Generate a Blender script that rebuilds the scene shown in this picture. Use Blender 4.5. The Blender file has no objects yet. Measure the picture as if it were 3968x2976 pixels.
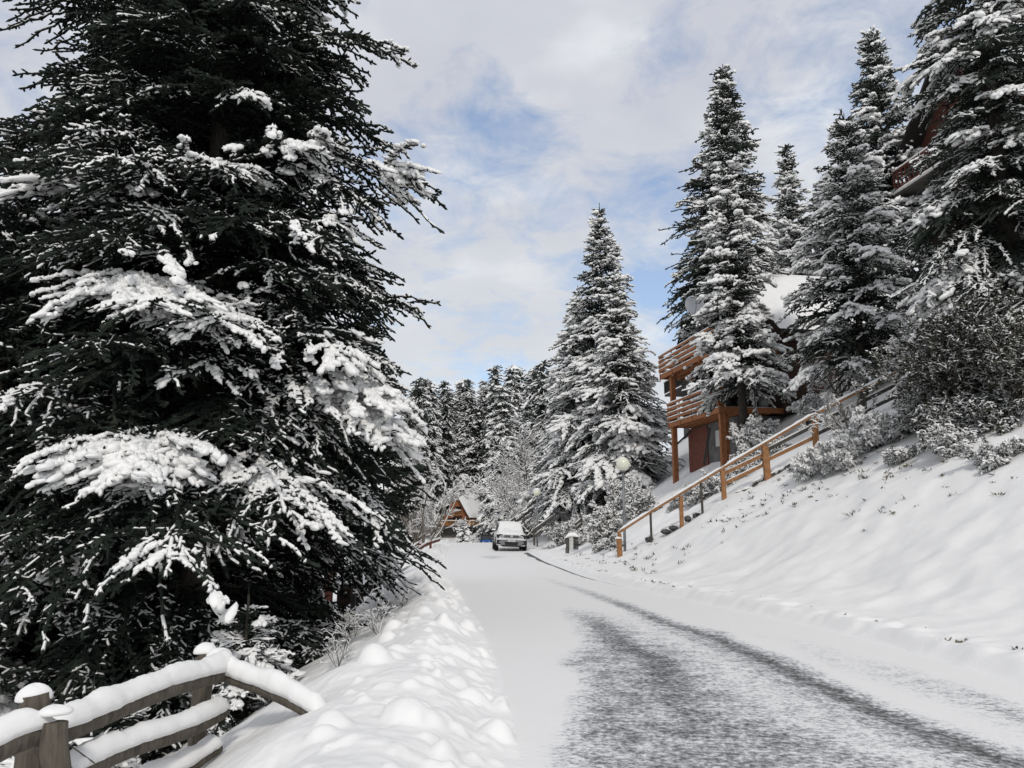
import bpy, math
import numpy as np
from mathutils import Vector, Matrix
PI = math.pi
R_ = math.radians

# ------------------------------------------------------------------ camera, sky, sun, exposure
scene = bpy.context.scene
C = scene.collection
F_PX, U0, V0 = 3022.0, 1984.0, 1488.0          # focal length and centre of the photograph, in its pixels
EYE = np.array([0.0, 0.0, 1.6])
PITCH = math.atan(512.0 / F_PX)
cam_d = bpy.data.cameras.new('camera')
cam = bpy.data.objects.new('camera', cam_d); C.objects.link(cam)
cam.location = EYE
cam.rotation_euler = (PI / 2 + PITCH, 0, 0)
cam_d.sensor_fit = 'HORIZONTAL'; cam_d.sensor_width = 36.0
cam_d.lens = 36.0 * F_PX / 3968.0
cam_d.clip_start = 0.05; cam_d.clip_end = 3000
scene.camera = cam

def P(u, v, y):
    """world point seen at photograph pixel (u, v), y metres ahead"""
    cx, cy = (u - U0) / F_PX, (V0 - v) / F_PX
    dy = math.cos(PITCH) - cy * math.sin(PITCH)
    dz = math.sin(PITCH) + cy * math.cos(PITCH)
    t = y / dy
    return np.array([cx * t, y, EYE[2] + dz * t])

def direction(u, v):
    d = P(u, v, 10.0) - EYE
    return d / np.linalg.norm(d)

SUN_EL, SUN_AZ = 42.0, 174.0                    # azimuth of the sun, clockwise from +Y
sd = np.array([math.sin(R_(SUN_AZ)) * math.cos(R_(SUN_EL)), math.cos(R_(SUN_AZ)) * math.cos(R_(SUN_EL)), math.sin(R_(SUN_EL))])
sun_d = bpy.data.lights.new('sun', 'SUN'); sun_d.energy = 1.65; sun_d.angle = R_(6); sun_d.color = (1.0, 0.96, 0.90)
sun = bpy.data.objects.new('sun', sun_d); C.objects.link(sun)
sun.rotation_euler = Vector(-sd).to_track_quat('-Z', 'Y').to_euler()

scene.view_settings.view_transform = 'Standard'
scene.view_settings.look = 'None'
scene.view_settings.exposure = 0.0
scene.view_settings.gamma = 1.0
scene.view_settings.use_curve_mapping = False
scene.cycles.max_bounces = 5
scene.cycles.diffuse_bounces = 3
scene.cycles.glossy_bounces = 2
scene.cycles.transparent_max_bounces = 6

class NT:
    """small helper to wire shader nodes"""
    def __init__(s, tree): s.t = tree; s.n = tree.nodes; s.l = tree.links
    def add(s, kind, **kw):
        nd = s.n.new(kind)
        for k, v in kw.items():
            if k.startswith('_'): setattr(nd, k[1:], v)
        return nd
    def link(s, a, b): s.l.new(a, b)
    def math(s, op, a, b=None, c=None, clamp=False):
        nd = s.n.new('ShaderNodeMath'); nd.operation = op; nd.use_clamp = clamp
        for i, x in enumerate((a, b, c)):
            if x is None: continue
            if isinstance(x, (int, float)): nd.inputs[i].default_value = x
            else: s.l.new(x, nd.inputs[i])
        return nd.outputs[0]
    def noise(s, vec, scale, detail=4, rough=0.55, dist=0.0):
        nd = s.n.new('ShaderNodeTexNoise')
        nd.inputs['Scale'].default_value = scale; nd.inputs['Detail'].default_value = detail
        nd.inputs['Roughness'].default_value = rough; nd.inputs['Distortion'].default_value = dist
        if vec is not None: s.l.new(vec, nd.inputs['Vector'])
        return nd.outputs['Fac']
    def ramp(s, fac, stops, interp='LINEAR'):
        nd = s.n.new('ShaderNodeValToRGB'); nd.color_ramp.interpolation = interp
        el = nd.color_ramp.elements
        while len(el) < len(stops): el.new(0.5)
        for e, (p, c) in zip(el, stops):
            e.position = p; e.color = (c[0], c[1], c[2], 1) if not isinstance(c, (int, float)) else (c, c, c, 1)
        s.l.new(fac, nd.inputs['Fac']); return nd.outputs['Color']
    def mix(s, fac, a, b):
        nd = s.n.new('ShaderNodeMix'); nd.data_type = 'RGBA'
        for i, x in ((0, fac), (6, a), (7, b)):
            if isinstance(x, (int, float)): nd.inputs[i].default_value = x
            elif isinstance(x, tuple): nd.inputs[i].default_value = (*x, 1)
            else: s.l.new(x, nd.inputs[i])
        return nd.outputs[2]

# ---- sky: Nishita sky seen through broken cloud; the holes in the cloud have fixed bearings
world = bpy.data.worlds.new("World"); scene.world = world; world.use_nodes = True
w = NT(world.node_tree); w.n.clear()
out = w.add('ShaderNodeOutputWorld'); bg = w.add('ShaderNodeBackground'); w.link(bg.outputs[0], out.inputs[0])
sky = w.add('ShaderNodeTexSky'); sky.sky_type = 'NISHITA'; sky.sun_disc = False
sky.sun_elevation = R_(SUN_EL); sky.sun_rotation = R_(SUN_AZ); sky.air_density = 1.0; sky.dust_density = 0.6; sky.ozone_density = 1.2
tc = w.add('ShaderNodeTexCoord'); sep = w.add('ShaderNodeSeparateXYZ'); w.link(tc.outputs['Generated'], sep.inputs[0])
zc = w.math('ADD', w.math('MAXIMUM', sep.outputs[2], 0.0), 0.22)
comb = w.add('ShaderNodeCombineXYZ')
w.link(w.math('DIVIDE', sep.outputs[0], zc), comb.inputs[0]); w.link(w.math('DIVIDE', sep.outputs[1], zc), comb.inputs[1])
big = w.noise(comb.outputs[0], 1.7, 7, 0.58, 0.25)
fine = w.noise(comb.outputs[0], 7.0, 8, 0.66, 0.5)
wpn = w.add('ShaderNodeTexNoise'); wpn.inputs['Scale'].default_value = 3.2; wpn.inputs['Detail'].default_value = 5; wpn.inputs['Roughness'].default_value = .6
w.link(tc.outputs['Generated'], wpn.inputs['Vector'])
wv = w.add('ShaderNodeVectorMath'); wv.operation = 'MULTIPLY_ADD'; w.link(wpn.outputs['Color'], wv.inputs[0]); wv.inputs[1].default_value = (.34, .20, .26); wv.inputs[2].default_value = (-.17, -.10, -.13)
wa = w.add('ShaderNodeVectorMath'); wa.operation = 'ADD'; w.link(tc.outputs['Generated'], wa.inputs[0]); w.link(wv.outputs[0], wa.inputs[1])
nrm = w.add('ShaderNodeVectorMath'); nrm.operation = 'NORMALIZE'; w.link(wa.outputs[0], nrm.inputs[0])
HOLES = [(1960, 480, .06, .45), (2090, 600, .05, .5), (1480, 790, .07, .65), (1740, 740, .06, .5), (3200, 300, .10, .5), (3380, 470, .09, .5),
         (2560, 900, .09, .42), (2620, 1120, .08, .45), (2100, 1290, .10, .22), (1640, 1400, .10, .25), (2150, 800, .07, .35),
         (1830, 420, .06, .3), (2300, 1080, .08, .20), (1900, 1290, .06, .25), (1560, 1180, .06, .18), (1750, 1400, .06, .22), (2620, 1230, .07, .4), (2480, 760, .06, .3), (-200, 300, .12, .35), (2900, 100, .1, .12)]
hole = None
for (u, v, rad, amt) in HOLES:
    d = direction(u, v)
    dot = w.add('ShaderNodeVectorMath'); dot.operation = 'DOT_PRODUCT'
    w.link(nrm.outputs[0], dot.inputs[0]); dot.inputs[1].default_value = d
    q = w.math('DIVIDE', w.math('SUBTRACT', 1.0, dot.outputs['Value']), rad * rad * 0.5)
    g = w.math('MULTIPLY', w.math('POWER', 2.718, w.math('MULTIPLY', q, -1.0)), amt)
    hole = g if hole is None else w.math('ADD', hole, g)
mixn = w.math('ADD', w.math('MULTIPLY', big, 0.55), w.math('MULTIPLY', fine, 0.45))
cover = w.math('ADD', w.math('MULTIPLY', w.math('SUBTRACT', mixn, 0.5), 6.0), 1.30)
cover = w.math('SUBTRACT', cover, w.math('MULTIPLY', hole, 1.12), clamp=True)
n3 = w.noise(comb.outputs[0], 2.6, 5, 0.5, 0.1)
ccol = w.ramp(n3, [(0.30, (0.54, 0.56, 0.64)), (0.52, (0.63, 0.65, 0.71)), (0.68, (0.83, 0.85, 0.88))])
low = w.math('SUBTRACT', 1.0, w.math('DIVIDE', w.math('MAXIMUM', sep.outputs[2], 0.0), 0.50), clamp=True)
ccol = w.mix(w.math('MULTIPLY', low, 0.75), ccol, (0.80, 0.84, 0.86))
skc = w.mix(0.0, sky.outputs[0], sky.outputs[0])
sk = w.add('ShaderNodeVectorMath'); sk.operation = 'SCALE'; w.link(sky.outputs[0], sk.inputs[0]); sk.inputs['Scale'].default_value = 0.15
thin = w.mix(0.35, sk.outputs[0], (0.52, 0.62, 0.82))
col = w.mix(cover, thin, ccol)
w.link(col, bg.inputs['Color']); bg.inputs['Strength'].default_value = 1.0

# ------------------------------------------------------------------ materials
MATS = {}
def principled(name, col, rough=0.7, spec=0.3, metal=0.0, emit=None):
    m = bpy.data.materials.new(name); m.use_nodes = True; MATS[name] = m
    n = NT(m.node_tree); b = m.node_tree.nodes['Principled BSDF']
    b.inputs['Base Color'].default_value = (*col, 1); b.inputs['Roughness'].default_value = rough
    b.inputs['Specular IOR Level'].default_value = spec; b.inputs['Metallic'].default_value = metal
    return m, n, b
def objco(n):
    return n.add('ShaderNodeTexCoord').outputs['Object']
def bump(n, b, h, dist=0.02, strength=0.6):
    bp = n.add('ShaderNodeBump'); bp.inputs['Distance'].default_value = dist; bp.inputs['Strength'].default_value = strength
    n.link(h, bp.inputs['Height']); n.link(bp.outputs[0], b.inputs['Normal'])

def m_snow(name='snow', base=0.80, bscale=14, bd=0.012):
    m, n, b = principled(name, (base, base * .993, base * .975), 0.65, 0.25)
    co = objco(n)
    nz = n.noise(co, 3.0, 4)
    n.link(n.ramp(nz, [(0.3, (base * 0.97, base * 0.965, base * 0.95)), (0.7, (base * 1.03, base * 1.025, base * 1.005))]), b.inputs['Base Color'])
    h = n.math('ADD', n.noise(co, bscale, 5, 0.6), n.math('MULTIPLY', n.noise(co, bscale * 9, 3, 0.6), 0.25))
    bump(n, b, h, bd, 0.5)
    return m
m_snow('snow', 0.82)
m_snow('tree_snow', 0.84, 30, 0.01)

m, n, b = principled('needles', (0.030, 0.038, 0.030), 0.75, 0.2)
n.link(n.ramp(n.noise(objco(n), 2.5, 3), [(0.3, (0.015, 0.020, 0.016)), (0.6, (0.034, 0.043, 0.033)), (0.8, (0.055, 0.060, 0.040))]), b.inputs['Base Color'])
m, n, b = principled('dark_needles', (0.012, 0.015, 0.012), 0.85, 0.1)
n.link(n.ramp(n.noise(objco(n), 2.5, 3), [(0.3, (0.011, 0.014, 0.012)), (0.6, (0.022, 0.028, 0.022)), (0.8, (0.038, 0.042, 0.028))]), b.inputs['Base Color'])
m, n, b = principled('bark', (0.06, 0.05, 0.04), 0.9, 0.1)
co = objco(n); mp = n.add('ShaderNodeMapping'); mp.inputs['Scale'].default_value = (6, 6, 1.5); n.link(co, mp.inputs['Vector'])
bn = n.noise(mp.outputs[0], 4, 6, 0.65)
n.link(n.ramp(bn, [(0.3, (0.022, 0.019, 0.016)), (0.7, (0.085, 0.075, 0.062))]), b.inputs['Base Color']); bump(n, b, bn, 0.03, 0.8)
m, n, b = principled('twig_bark', (0.10, 0.085, 0.07), 0.9, 0.1)
m, n, b = principled('pale_bark', (0.16, 0.14, 0.12), 0.9, 0.1)
m, n, b = principled('shrub_leaf', (0.05, 0.055, 0.035), 0.7, 0.2)
n.link(n.ramp(n.noise(objco(n), 3, 3), [(0.35, (0.022, 0.026, 0.018)), (0.6, (0.05, 0.055, 0.035)), (0.8, (0.12, 0.10, 0.04))]), b.inputs['Base Color'])

def m_wood(name, c0, c1, scale=3.0, axis=(0.6, 0.6, 9), rough=0.75, board=None):
    m, n, b = principled(name, c1, rough, 0.2)
    co = objco(n); mp = n.add('ShaderNodeMapping'); mp.inputs['Scale'].default_value = axis; n.link(co, mp.inputs['Vector'])
    nz = n.noise(mp.outputs[0], scale, 6, 0.6, 0.4)
    colr = n.ramp(nz, [(0.25, c0), (0.75, c1)])
    h = nz
    if board:
        sp = n.add('ShaderNodeSeparateXYZ'); n.link(co, sp.inputs[0])
        fr = n.math('FRACT', n.math('DIVIDE', sp.outputs[board[0]], board[1]))
        gap = n.math('LESS_THAN', fr, 0.10)
        colr = n.mix(gap, colr, tuple(x * 0.25 for x in c0))
    n.link(colr, b.inputs['Base Color']); bump(n, b, h, 0.01, 0.5)
    return m
m_wood('orange_wood', (0.19, 0.072, 0.030), (0.38, 0.16, 0.07), 2.0, (3, 3, 3))
m_wood('rail_wood', (0.19, 0.09, 0.038), (0.38, 0.195, 0.09), 2.5, (3, 3, 3))
m_wood('weathered_wood', (0.045, 0.038, 0.030), (0.15, 0.13, 0.105), 3.0, (9, 9, 1.2), 0.9)
m_wood('grey_wood', (0.035, 0.033, 0.031), (0.11, 0.10, 0.09), 3.0, (5, 5, 2), 0.9)
m_wood('dark_board_wall', (0.020, 0.012, 0.010), (0.050, 0.028, 0.020), 2.0, (2, 2, 6), 0.85, board=(2, 0.16))
m_wood('red_board_wall', (0.06, 0.022, 0.017), (0.12, 0.045, 0.032), 2.0, (2, 2, 6), 0.85, board=(2, 0.16))
m_wood('red_wood', (0.10, 0.035, 0.026), (0.19, 0.07, 0.05), 2.0, (3, 3, 3), 0.85)
m_wood('brown_board_wall', (0.24, 0.09, 0.04), (0.46, 0.20, 0.09), 2.0, (2, 2, 6), 0.85, board=(2, 0.20))
m_wood('baluster_wood', (0.30, 0.14, 0.05), (0.55, 0.29, 0.12), 2.0, (3, 3, 3), 0.8)
m, n, b = principled('concrete', (0.13, 0.125, 0.12), 0.9, 0.2)
n.link(n.ramp(n.noise(objco(n), 2.0, 6), [(0.3, (0.07, 0.068, 0.066)), (0.7, (0.16, 0.155, 0.15))]), b.inputs['Base Color'])
m, n, b = principled('stone', (0.10, 0.10, 0.10), 0.9, 0.2)
co = objco(n); vo = n.add('ShaderNodeTexVoronoi'); vo.feature = 'DISTANCE_TO_EDGE'; vo.inputs['Scale'].default_value = 4.5; n.link(co, vo.inputs['Vector'])
n.link(n.mix(n.math('LESS_THAN', vo.outputs['Distance'], 0.05), n.ramp(n.noise(co, 6, 5), [(0.3, (0.035, 0.035, 0.035)), (0.7, (0.13, 0.13, 0.125))]), (0.02, 0.02, 0.02)), b.inputs['Base Color'])
bump(n, b, vo.outputs['Distance'], 0.05, 0.8)
principled('roof_edge', (0.025, 0.022, 0.020), 0.8, 0.2)
principled('window_dark', (0.015, 0.016, 0.018), 0.15, 0.5)
m, n, b = principled('lamp_pole', (0.22, 0.23, 0.24), 0.5, 0.4, 0.5)
n.link(n.ramp(n.noise(objco(n), 5, 4), [(0.35, (0.15, 0.155, 0.16)), (0.7, (0.26, 0.27, 0.28))]), b.inputs['Base Color'])
principled('globe', (0.72, 0.72, 0.60), 0.22, 0.5)
m, n, b = principled('car_white', (0.72, 0.72, 0.73), 0.25, 0.5)
principled('car_blue', (0.015, 0.11, 0.42), 0.25, 0.5)
principled('black_plastic', (0.018, 0.018, 0.019), 0.6, 0.3)
principled('grey_plastic', (0.17, 0.17, 0.175), 0.45, 0.4)
principled('chrome', (0.62, 0.62, 0.64), 0.22, 0.5, 0.9)
principled('headlight_glass', (0.42, 0.43, 0.44), 0.12, 0.6, 0.3)
principled('tyre', (0.014, 0.014, 0.014), 0.85, 0.2)
principled('alloy', (0.35, 0.35, 0.36), 0.35, 0.5, 0.6)
principled('plate_white', (0.62, 0.62, 0.60), 0.5, 0.3)
principled('plate_ink', (0.03, 0.03, 0.03), 0.6, 0.2)
principled('plate_blue', (0.02, 0.05, 0.25), 0.6, 0.2)
principled('box_grey', (0.48, 0.48, 0.46), 0.6, 0.3)
principled('dish', (0.55, 0.56, 0.58), 0.5, 0.3)
principled('rope', (0.35, 0.34, 0.32), 0.9, 0.1)
principled('dead_grass', (0.16, 0.13, 0.075), 0.9, 0.1)
principled('red_berry', (0.25, 0.05, 0.04), 0.8, 0.1)

# ------------------------------------------------------------------ mesh helpers
class MB:
    """collects shapes and links them as ONE mesh object"""
    def __init__(s): s.v = []; s.f = []; s.m = []; s.s = []; s.mats = []
    def mi(s, mat):
        if mat not in s.mats: s.mats.append(mat)
        return s.mats.index(mat)
    def raw(s, verts, faces, mat, smooth=False):
        o = len(s.v); i = s.mi(mat)
        s.v += [tuple(map(float, p)) for p in verts]
        for f in faces: s.f.append([o + k for k in f]); s.m.append(i); s.s.append(smooth)
    def box(s, lo, hi, mat):
        x0, y0, z0 = lo; x1, y1, z1 = hi
        v = [(x0, y0, z0), (x1, y0, z0), (x1, y1, z0), (x0, y1, z0), (x0, y0, z1), (x1, y0, z1), (x1, y1, z1), (x0, y1, z1)]
        s.raw(v, [(0, 3, 2, 1), (4, 5, 6, 7), (0, 1, 5, 4), (1, 2, 6, 5), (2, 3, 7, 6), (3, 0, 4, 7)], mat)
    def beam(s, p0, p1, wd, ht, mat, up=(0, 0, 1), off=(0, 0, 0)):
        p0 = np.array(p0, float) + off; p1 = np.array(p1, float) + off
        a = p1 - p0; a /= np.linalg.norm(a)
        sd_ = np.cross(a, up); sd_ /= np.linalg.norm(sd_); u_ = np.cross(sd_, a)
        v = []
        for p in (p0, p1):
            for (i, j) in ((-1, -1), (1, -1), (1, 1), (-1, 1)): v.append(p + sd_ * i * wd / 2 + u_ * j * ht / 2)
        s.raw(v, [(3, 2, 1, 0), (4, 5, 6, 7), (0, 1, 5, 4), (1, 2, 6, 5), (2, 3, 7, 6), (3, 0, 4, 7)], mat)
    def tube(s, pts, rad, mat, n=10, cap=True, smooth=True, ell=1.0):
        pts = [np.array(p, float) for p in pts]
        if isinstance(rad, (int, float)): rad = [rad] * len(pts)
        v = []; fs = []
        for i, p in enumerate(pts):
            a = pts[min(i + 1, len(pts) - 1)] - pts[max(i - 1, 0)]; a /= np.linalg.norm(a)
            up = np.array([0, 0, 1.0]) if abs(a[2]) < 0.95 else np.array([0, 1.0, 0])
            s1 = np.cross(a, up); s1 /= np.linalg.norm(s1); u1 = np.cross(s1, a)
            for k in range(n):
                t = 2 * PI * k / n; v.append(p + s1 * math.cos(t) * rad[i] + u1 * math.sin(t) * rad[i] * ell)
        for i in range(len(pts) - 1):
            for k in range(n):
                fs.append((i * n + k, i * n + (k + 1) % n, (i + 1) * n + (k + 1) % n, (i + 1) * n + k))
        if cap:
            fs.append(tuple(reversed(range(n)))); fs.append(tuple((len(pts) - 1) * n + k for k in range(n)))
        s.raw(v, fs, mat, smooth)
    def ellipsoid(s, c, r, mat, nu=16, nv=10, zmin=-1.0, fn=None):
        v = []; fs = []
        for j in range(nv + 1):
            ph = -PI / 2 + PI * j / nv; zz = max(math.sin(ph), zmin)
            for i in range(nu):
                t = 2 * PI * i / nu; k = fn(t, ph) if fn else 1.0
                v.append((c[0] + r[0] * math.cos(ph) * math.cos(t) * k, c[1] + r[1] * math.cos(ph) * math.sin(t) * k, c[2] + r[2] * zz * k))
        for j in range(nv):
            for i in range(nu): fs.append((j * nu + i, j * nu + (i + 1) % nu, (j + 1) * nu + (i + 1) % nu, (j + 1) * nu + i))
        s.raw(v, fs, mat, True)
    def prism(s, poly, axis, a, b_, mat):
        """polygon in the plane across `axis` ('x','y','z'), extruded from a to b_"""
        n = len(poly)
        def p3(q, w_): return {'x': (w_, q[0], q[1]), 'y': (q[0], w_, q[1]), 'z': (q[0], q[1], w_)}[axis]
        v = [p3(q, a) for q in poly] + [p3(q, b_) for q in poly]
        s.raw(v, [tuple(range(n)), tuple(reversed(range(n, 2 * n)))] + [(i, i + n, (i + 1) % n + n, (i + 1) % n) for i in range(n)], mat)
    def snow_strip(s, pts, wd, th, seed=0, step=0.08, mat='snow', rough=0.25, cover=1.0):
        """rounded ridge of snow lying along a polyline"""
        rg = np.random.default_rng(seed)
        pts = [np.array(p, float) for p in pts]
        out_ = [pts[0]]
        for a, b_ in zip(pts[:-1], pts[1:]):
            n = max(1, int(np.linalg.norm(b_ - a) / step))
            for i in range(1, n + 1): out_.append(a + (b_ - a) * i / n)
        N = len(out_); ns = rg.normal(0, 1, N + 8); ns = np.convolve(ns, np.ones(5) / 5, 'same')[4:4 + N]
        ns2 = np.convolve(rg.normal(0, 1, N + 8), np.ones(3) / 3, 'same')[4:4 + N]
        prof = [(-.5, -.12), (-.56, .25), (-.42, .72), (-.15, .98), (.15, .98), (.42, .72), (.56, .25), (.5, -.12)]
        v = []; fs = []; K = len(prof)
        for i, p in enumerate(out_):
            a = out_[min(i + 1, N - 1)] - out_[max(i - 1, 0)]; a /= np.linalg.norm(a)
            s1 = np.cross(a, (0, 0, 1.0)); s1 /= max(np.linalg.norm(s1), 1e-6)
            e = min(1.0, (0.35 + 0.65 * min(i, N - 1 - i) / 2.0)); t_ = th * (1 + rough * ns[i]) * e
            for k, (x, z) in enumerate(prof):
                jig = 1 + 0.10 * rg.normal() * rough * 2
                v.append(p + s1 * x * wd * (0.9 + 0.1 * e) * (1 + .5 * rough * ns2[i]) * jig + np.array([0, 0, z * t_]))
        for i in range(N - 1):
            for k in range(K): fs.append((i * K + k, i * K + (k + 1) % K, (i + 1) * K + (k + 1) % K, (i + 1) * K + k))
        fs.append(tuple(reversed(range(K)))); fs.append(tuple((N - 1) * K + k for k in range(K)))
        s.raw(v, fs, mat, True)
    def build(s, name, parent=None, label=None, cat=None, group=None, kind=None, loc=None):
        me = bpy.data.meshes.new(name); me.from_pydata(s.v, [], s.f)
        for mt in s.mats: me.materials.append(MATS[mt])
        me.polygons.foreach_set('material_index', s.m); me.polygons.foreach_set('use_smooth', s.s); me.update()
        o = bpy.data.objects.new(name, me); C.objects.link(o)
        if parent: o.parent = parent
        if loc is not None: o.location = loc
        return tag(o, label, cat, group, kind)

def tag(o, label=None, cat=None, group=None, kind=None):
    if label: o['label'] = label
    if cat: o['category'] = cat
    if group: o['group'] = group
    if kind: o['kind'] = kind
    return o
def empty(name, loc, label, cat, rz=0.0, group=None, rot=None):
    o = bpy.data.objects.new(name, None); C.objects.link(o); o.location = [float(k) for k in loc]
    o.rotation_euler = rot if rot else (0, 0, rz); o.empty_display_size = 0.2
    return tag(o, label, cat, group)
def copy_thing(root, loc, rz=0, sc=1.0, label=None, group=None):
    r = root.copy(); C.objects.link(r); r.location = [float(k) for k in loc]; r.rotation_euler = (0, 0, rz)
    r.scale = (sc, sc, sc) if isinstance(sc, (int, float)) else sc
    if label: r['label'] = label
    if group: r['group'] = group
    for ch in list(root.children):
        c = ch.copy(); C.objects.link(c); c.parent = r
        for g in ch.children:
            d = g.copy(); C.objects.link(d); d.parent = c
    return r

# ---- fast numpy meshes: thousands of little tapered prisms
class Seg:
    def __init__(s): s.b = []
    def add(s, P0, P1, w, h, mat, up_off=0.0, ring='tri', tip=True, smooth=False, base=0.55, mid=0.5):
        if len(P0) == 0: return
        w = np.broadcast_to(w, (len(P0),)); h = np.broadcast_to(h, (len(P0),)); uo = np.broadcast_to(up_off, (len(P0),))
        s.b.append((P0, P1, w, h, uo, mat, ring, tip, smooth, base, mid))
    def blobs(s, Cn, A, rl, rw, rh, mat, nu=7, nv=4):
        """flattened lumps: centre, direction, half length, half width, half height"""
        s.bl = getattr(s, 'bl', []); s.bl.append((Cn, A, rl, rw, rh, mat, nu, nv))
    def build(s, name, parent=None, **kw):
        V = []; Q = []; T = []; qm = []; tm = []; qs = []; ts = []; o = 0; mats = []
        for (P0, P1, w, h, uo, mat, ring, tip, smooth, base, mid) in s.b:
            if mat not in mats: mats.append(mat)
            mi = mats.index(mat)
            A = P1 - P0; L = np.linalg.norm(A, axis=1, keepdims=True) + 1e-9; A = A / L
            up = np.zeros_like(A); up[:, 2] = 1
            bad = np.abs(A[:, 2]) > 0.97; up[bad] = (0, 1, 0)
            S = np.cross(A, up); S /= np.linalg.norm(S, axis=1, keepdims=True)
            U = np.cross(S, A)
            rg = {'tri': [(0, 1), (-.87, -.5), (.87, -.5)], 'cap': [(-1, 0), (0, 1), (1, 0)], 'quad': [(-1, 0), (0, 1), (1, 0), (0, -.7)],
                  'hump': [(-1, -.15), (-.6, .8), (.6, .8), (1, -.15)]}[ring]
            k = len(rg); off = np.zeros_like(A); off[:, 2] = uo
            n = len(P0)
            stations = [(0.0, base), (mid, 1.0)] + ([] if tip else [(1.0, base)])
            parts_ = []
            for (t, sc) in stations:
                c = P0 + (P1 - P0) * t + off
                for (i, j) in rg: parts_.append(c + S * (w * i * sc)[:, None] + U * (h * j * sc)[:, None])
            if tip: parts_.append(P1 + off)
            vv = np.stack(parts_, 1); m = vv.shape[1]
            V.append(vv.reshape(-1, 3)); bi = o + np.arange(n)[:, None] * m; o += n * m
            q = []; t3 = []
            for st in range(len(stations) - 1):
                for a in range(k):
                    c2 = (a + 1) % k; q.append((st * k + a, st * k + c2, (st + 1) * k + c2, (st + 1) * k + a))
            if tip:
                st = len(stations) - 1
                for a in range(k): t3.append((st * k + a, st * k + (a + 1) % k, m - 1))
            if q:
                qq = (bi[:, :, None] + np.array(q)[None]).reshape(-1, 4); Q.append(qq); qm.append(np.full(len(qq), mi)); qs.append(np.full(len(qq), smooth))
            if t3:
                tt = (bi[:, :, None] + np.array(t3)[None]).reshape(-1, 3); T.append(tt); tm.append(np.full(len(tt), mi)); ts.append(np.full(len(tt), smooth))
        for (Cn, A, rl, rw, rh, mat, nu, nv) in getattr(s, 'bl', []):
            if mat not in mats: mats.append(mat)
            mi = mats.index(mat); rg = np.random.default_rng(len(Cn))
            A = A / (np.linalg.norm(A, axis=1, keepdims=True) + 1e-9); S = np.cross(A, (0, 0, 1.0)); S /= np.linalg.norm(S, axis=1, keepdims=True) + 1e-9; U = np.cross(S, A)
            ph = np.linspace(-.9, PI / 2, nv + 1)[:-1]; tmpl = [(math.cos(p) * math.cos(2 * PI * (i + .5 * (j % 2)) / nu), math.cos(p) * math.sin(2 * PI * (i + .5 * (j % 2)) / nu), math.sin(p)) for j, p in enumerate(ph) for i in range(nu)] + [(0, 0, 1)]
            tp = np.array(tmpl); n = len(Cn); m = len(tp); jit = rg.uniform(.78, 1.2, (n, m, 1))
            vv = Cn[:, None, :] + (A[:, None, :] * (tp[None, :, 0:1] * rl[:, None, None]) + S[:, None, :] * (tp[None, :, 1:2] * rw[:, None, None])) * jit + U[:, None, :] * (tp[None, :, 2:3] * rh[:, None, None]) * (.5 + .5 * jit)
            V.append(vv.reshape(-1, 3)); bi = o + np.arange(n)[:, None] * m; o += n * m
            q = [(j * nu + i, j * nu + (i + 1) % nu, (j + 1) * nu + (i + 1) % nu, (j + 1) * nu + i) for j in range(nv - 1) for i in range(nu)]
            t3 = [((nv - 1) * nu + i, (nv - 1) * nu + (i + 1) % nu, m - 1) for i in range(nu)]
            qq = (bi[:, :, None] + np.array(q)[None]).reshape(-1, 4); Q.append(qq); qm.append(np.full(len(qq), mi)); qs.append(np.full(len(qq), True))
            tt = (bi[:, :, None] + np.array(t3)[None]).reshape(-1, 3); T.append(tt); tm.append(np.full(len(tt), mi)); ts.append(np.full(len(tt), True))
        V = np.concatenate(V); me = bpy.data.meshes.new(name)
        Q = np.concatenate(Q) if Q else np.zeros((0, 4), int); T = np.concatenate(T) if T else np.zeros((0, 3), int)
        nl = Q.size + T.size; npg = len(Q) + len(T)
        me.vertices.add(len(V)); me.vertices.foreach_set('co', V.astype(np.float32).ravel())
        me.loops.add(nl); me.loops.foreach_set('vertex_index', np.concatenate([Q.ravel(), T.ravel()]).astype(np.int32))
        me.polygons.add(npg)
        me.polygons.foreach_set('loop_start', np.concatenate([np.arange(len(Q)) * 4, Q.size + np.arange(len(T)) * 3]).astype(np.int32))
        me.polygons.foreach_set('material_index', np.concatenate(qm + tm).astype(np.int32))
        me.polygons.foreach_set('use_smooth', np.concatenate(qs + ts).astype(bool))
        for mt in mats: me.materials.append(MATS[mt])
        me.update(calc_edges=True)
        ob = bpy.data.objects.new(name, me); C.objects.link(ob)
        if parent: ob.parent = parent
        return tag(ob, **kw)

def vnoise(x, y, sc, seed=0):
    """smooth value noise in about -1..1"""
    rg = np.random.default_rng(seed); T = rg.uniform(-1, 1, (64, 64))
    X = x * sc + 1000.3; Y = y * sc + 1000.7
    xi = np.floor(X).astype(int); yi = np.floor(Y).astype(int); fx = X - xi; fy = Y - yi
    fx = fx * fx * (3 - 2 * fx); fy = fy * fy * (3 - 2 * fy)
    g = lambda a, b_: T[a % 64, b_ % 64]
    return (g(xi, yi) * (1 - fx) + g(xi + 1, yi) * fx) * (1 - fy) + (g(xi, yi + 1) * (1 - fx) + g(xi + 1, yi + 1) * fx) * fy

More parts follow.
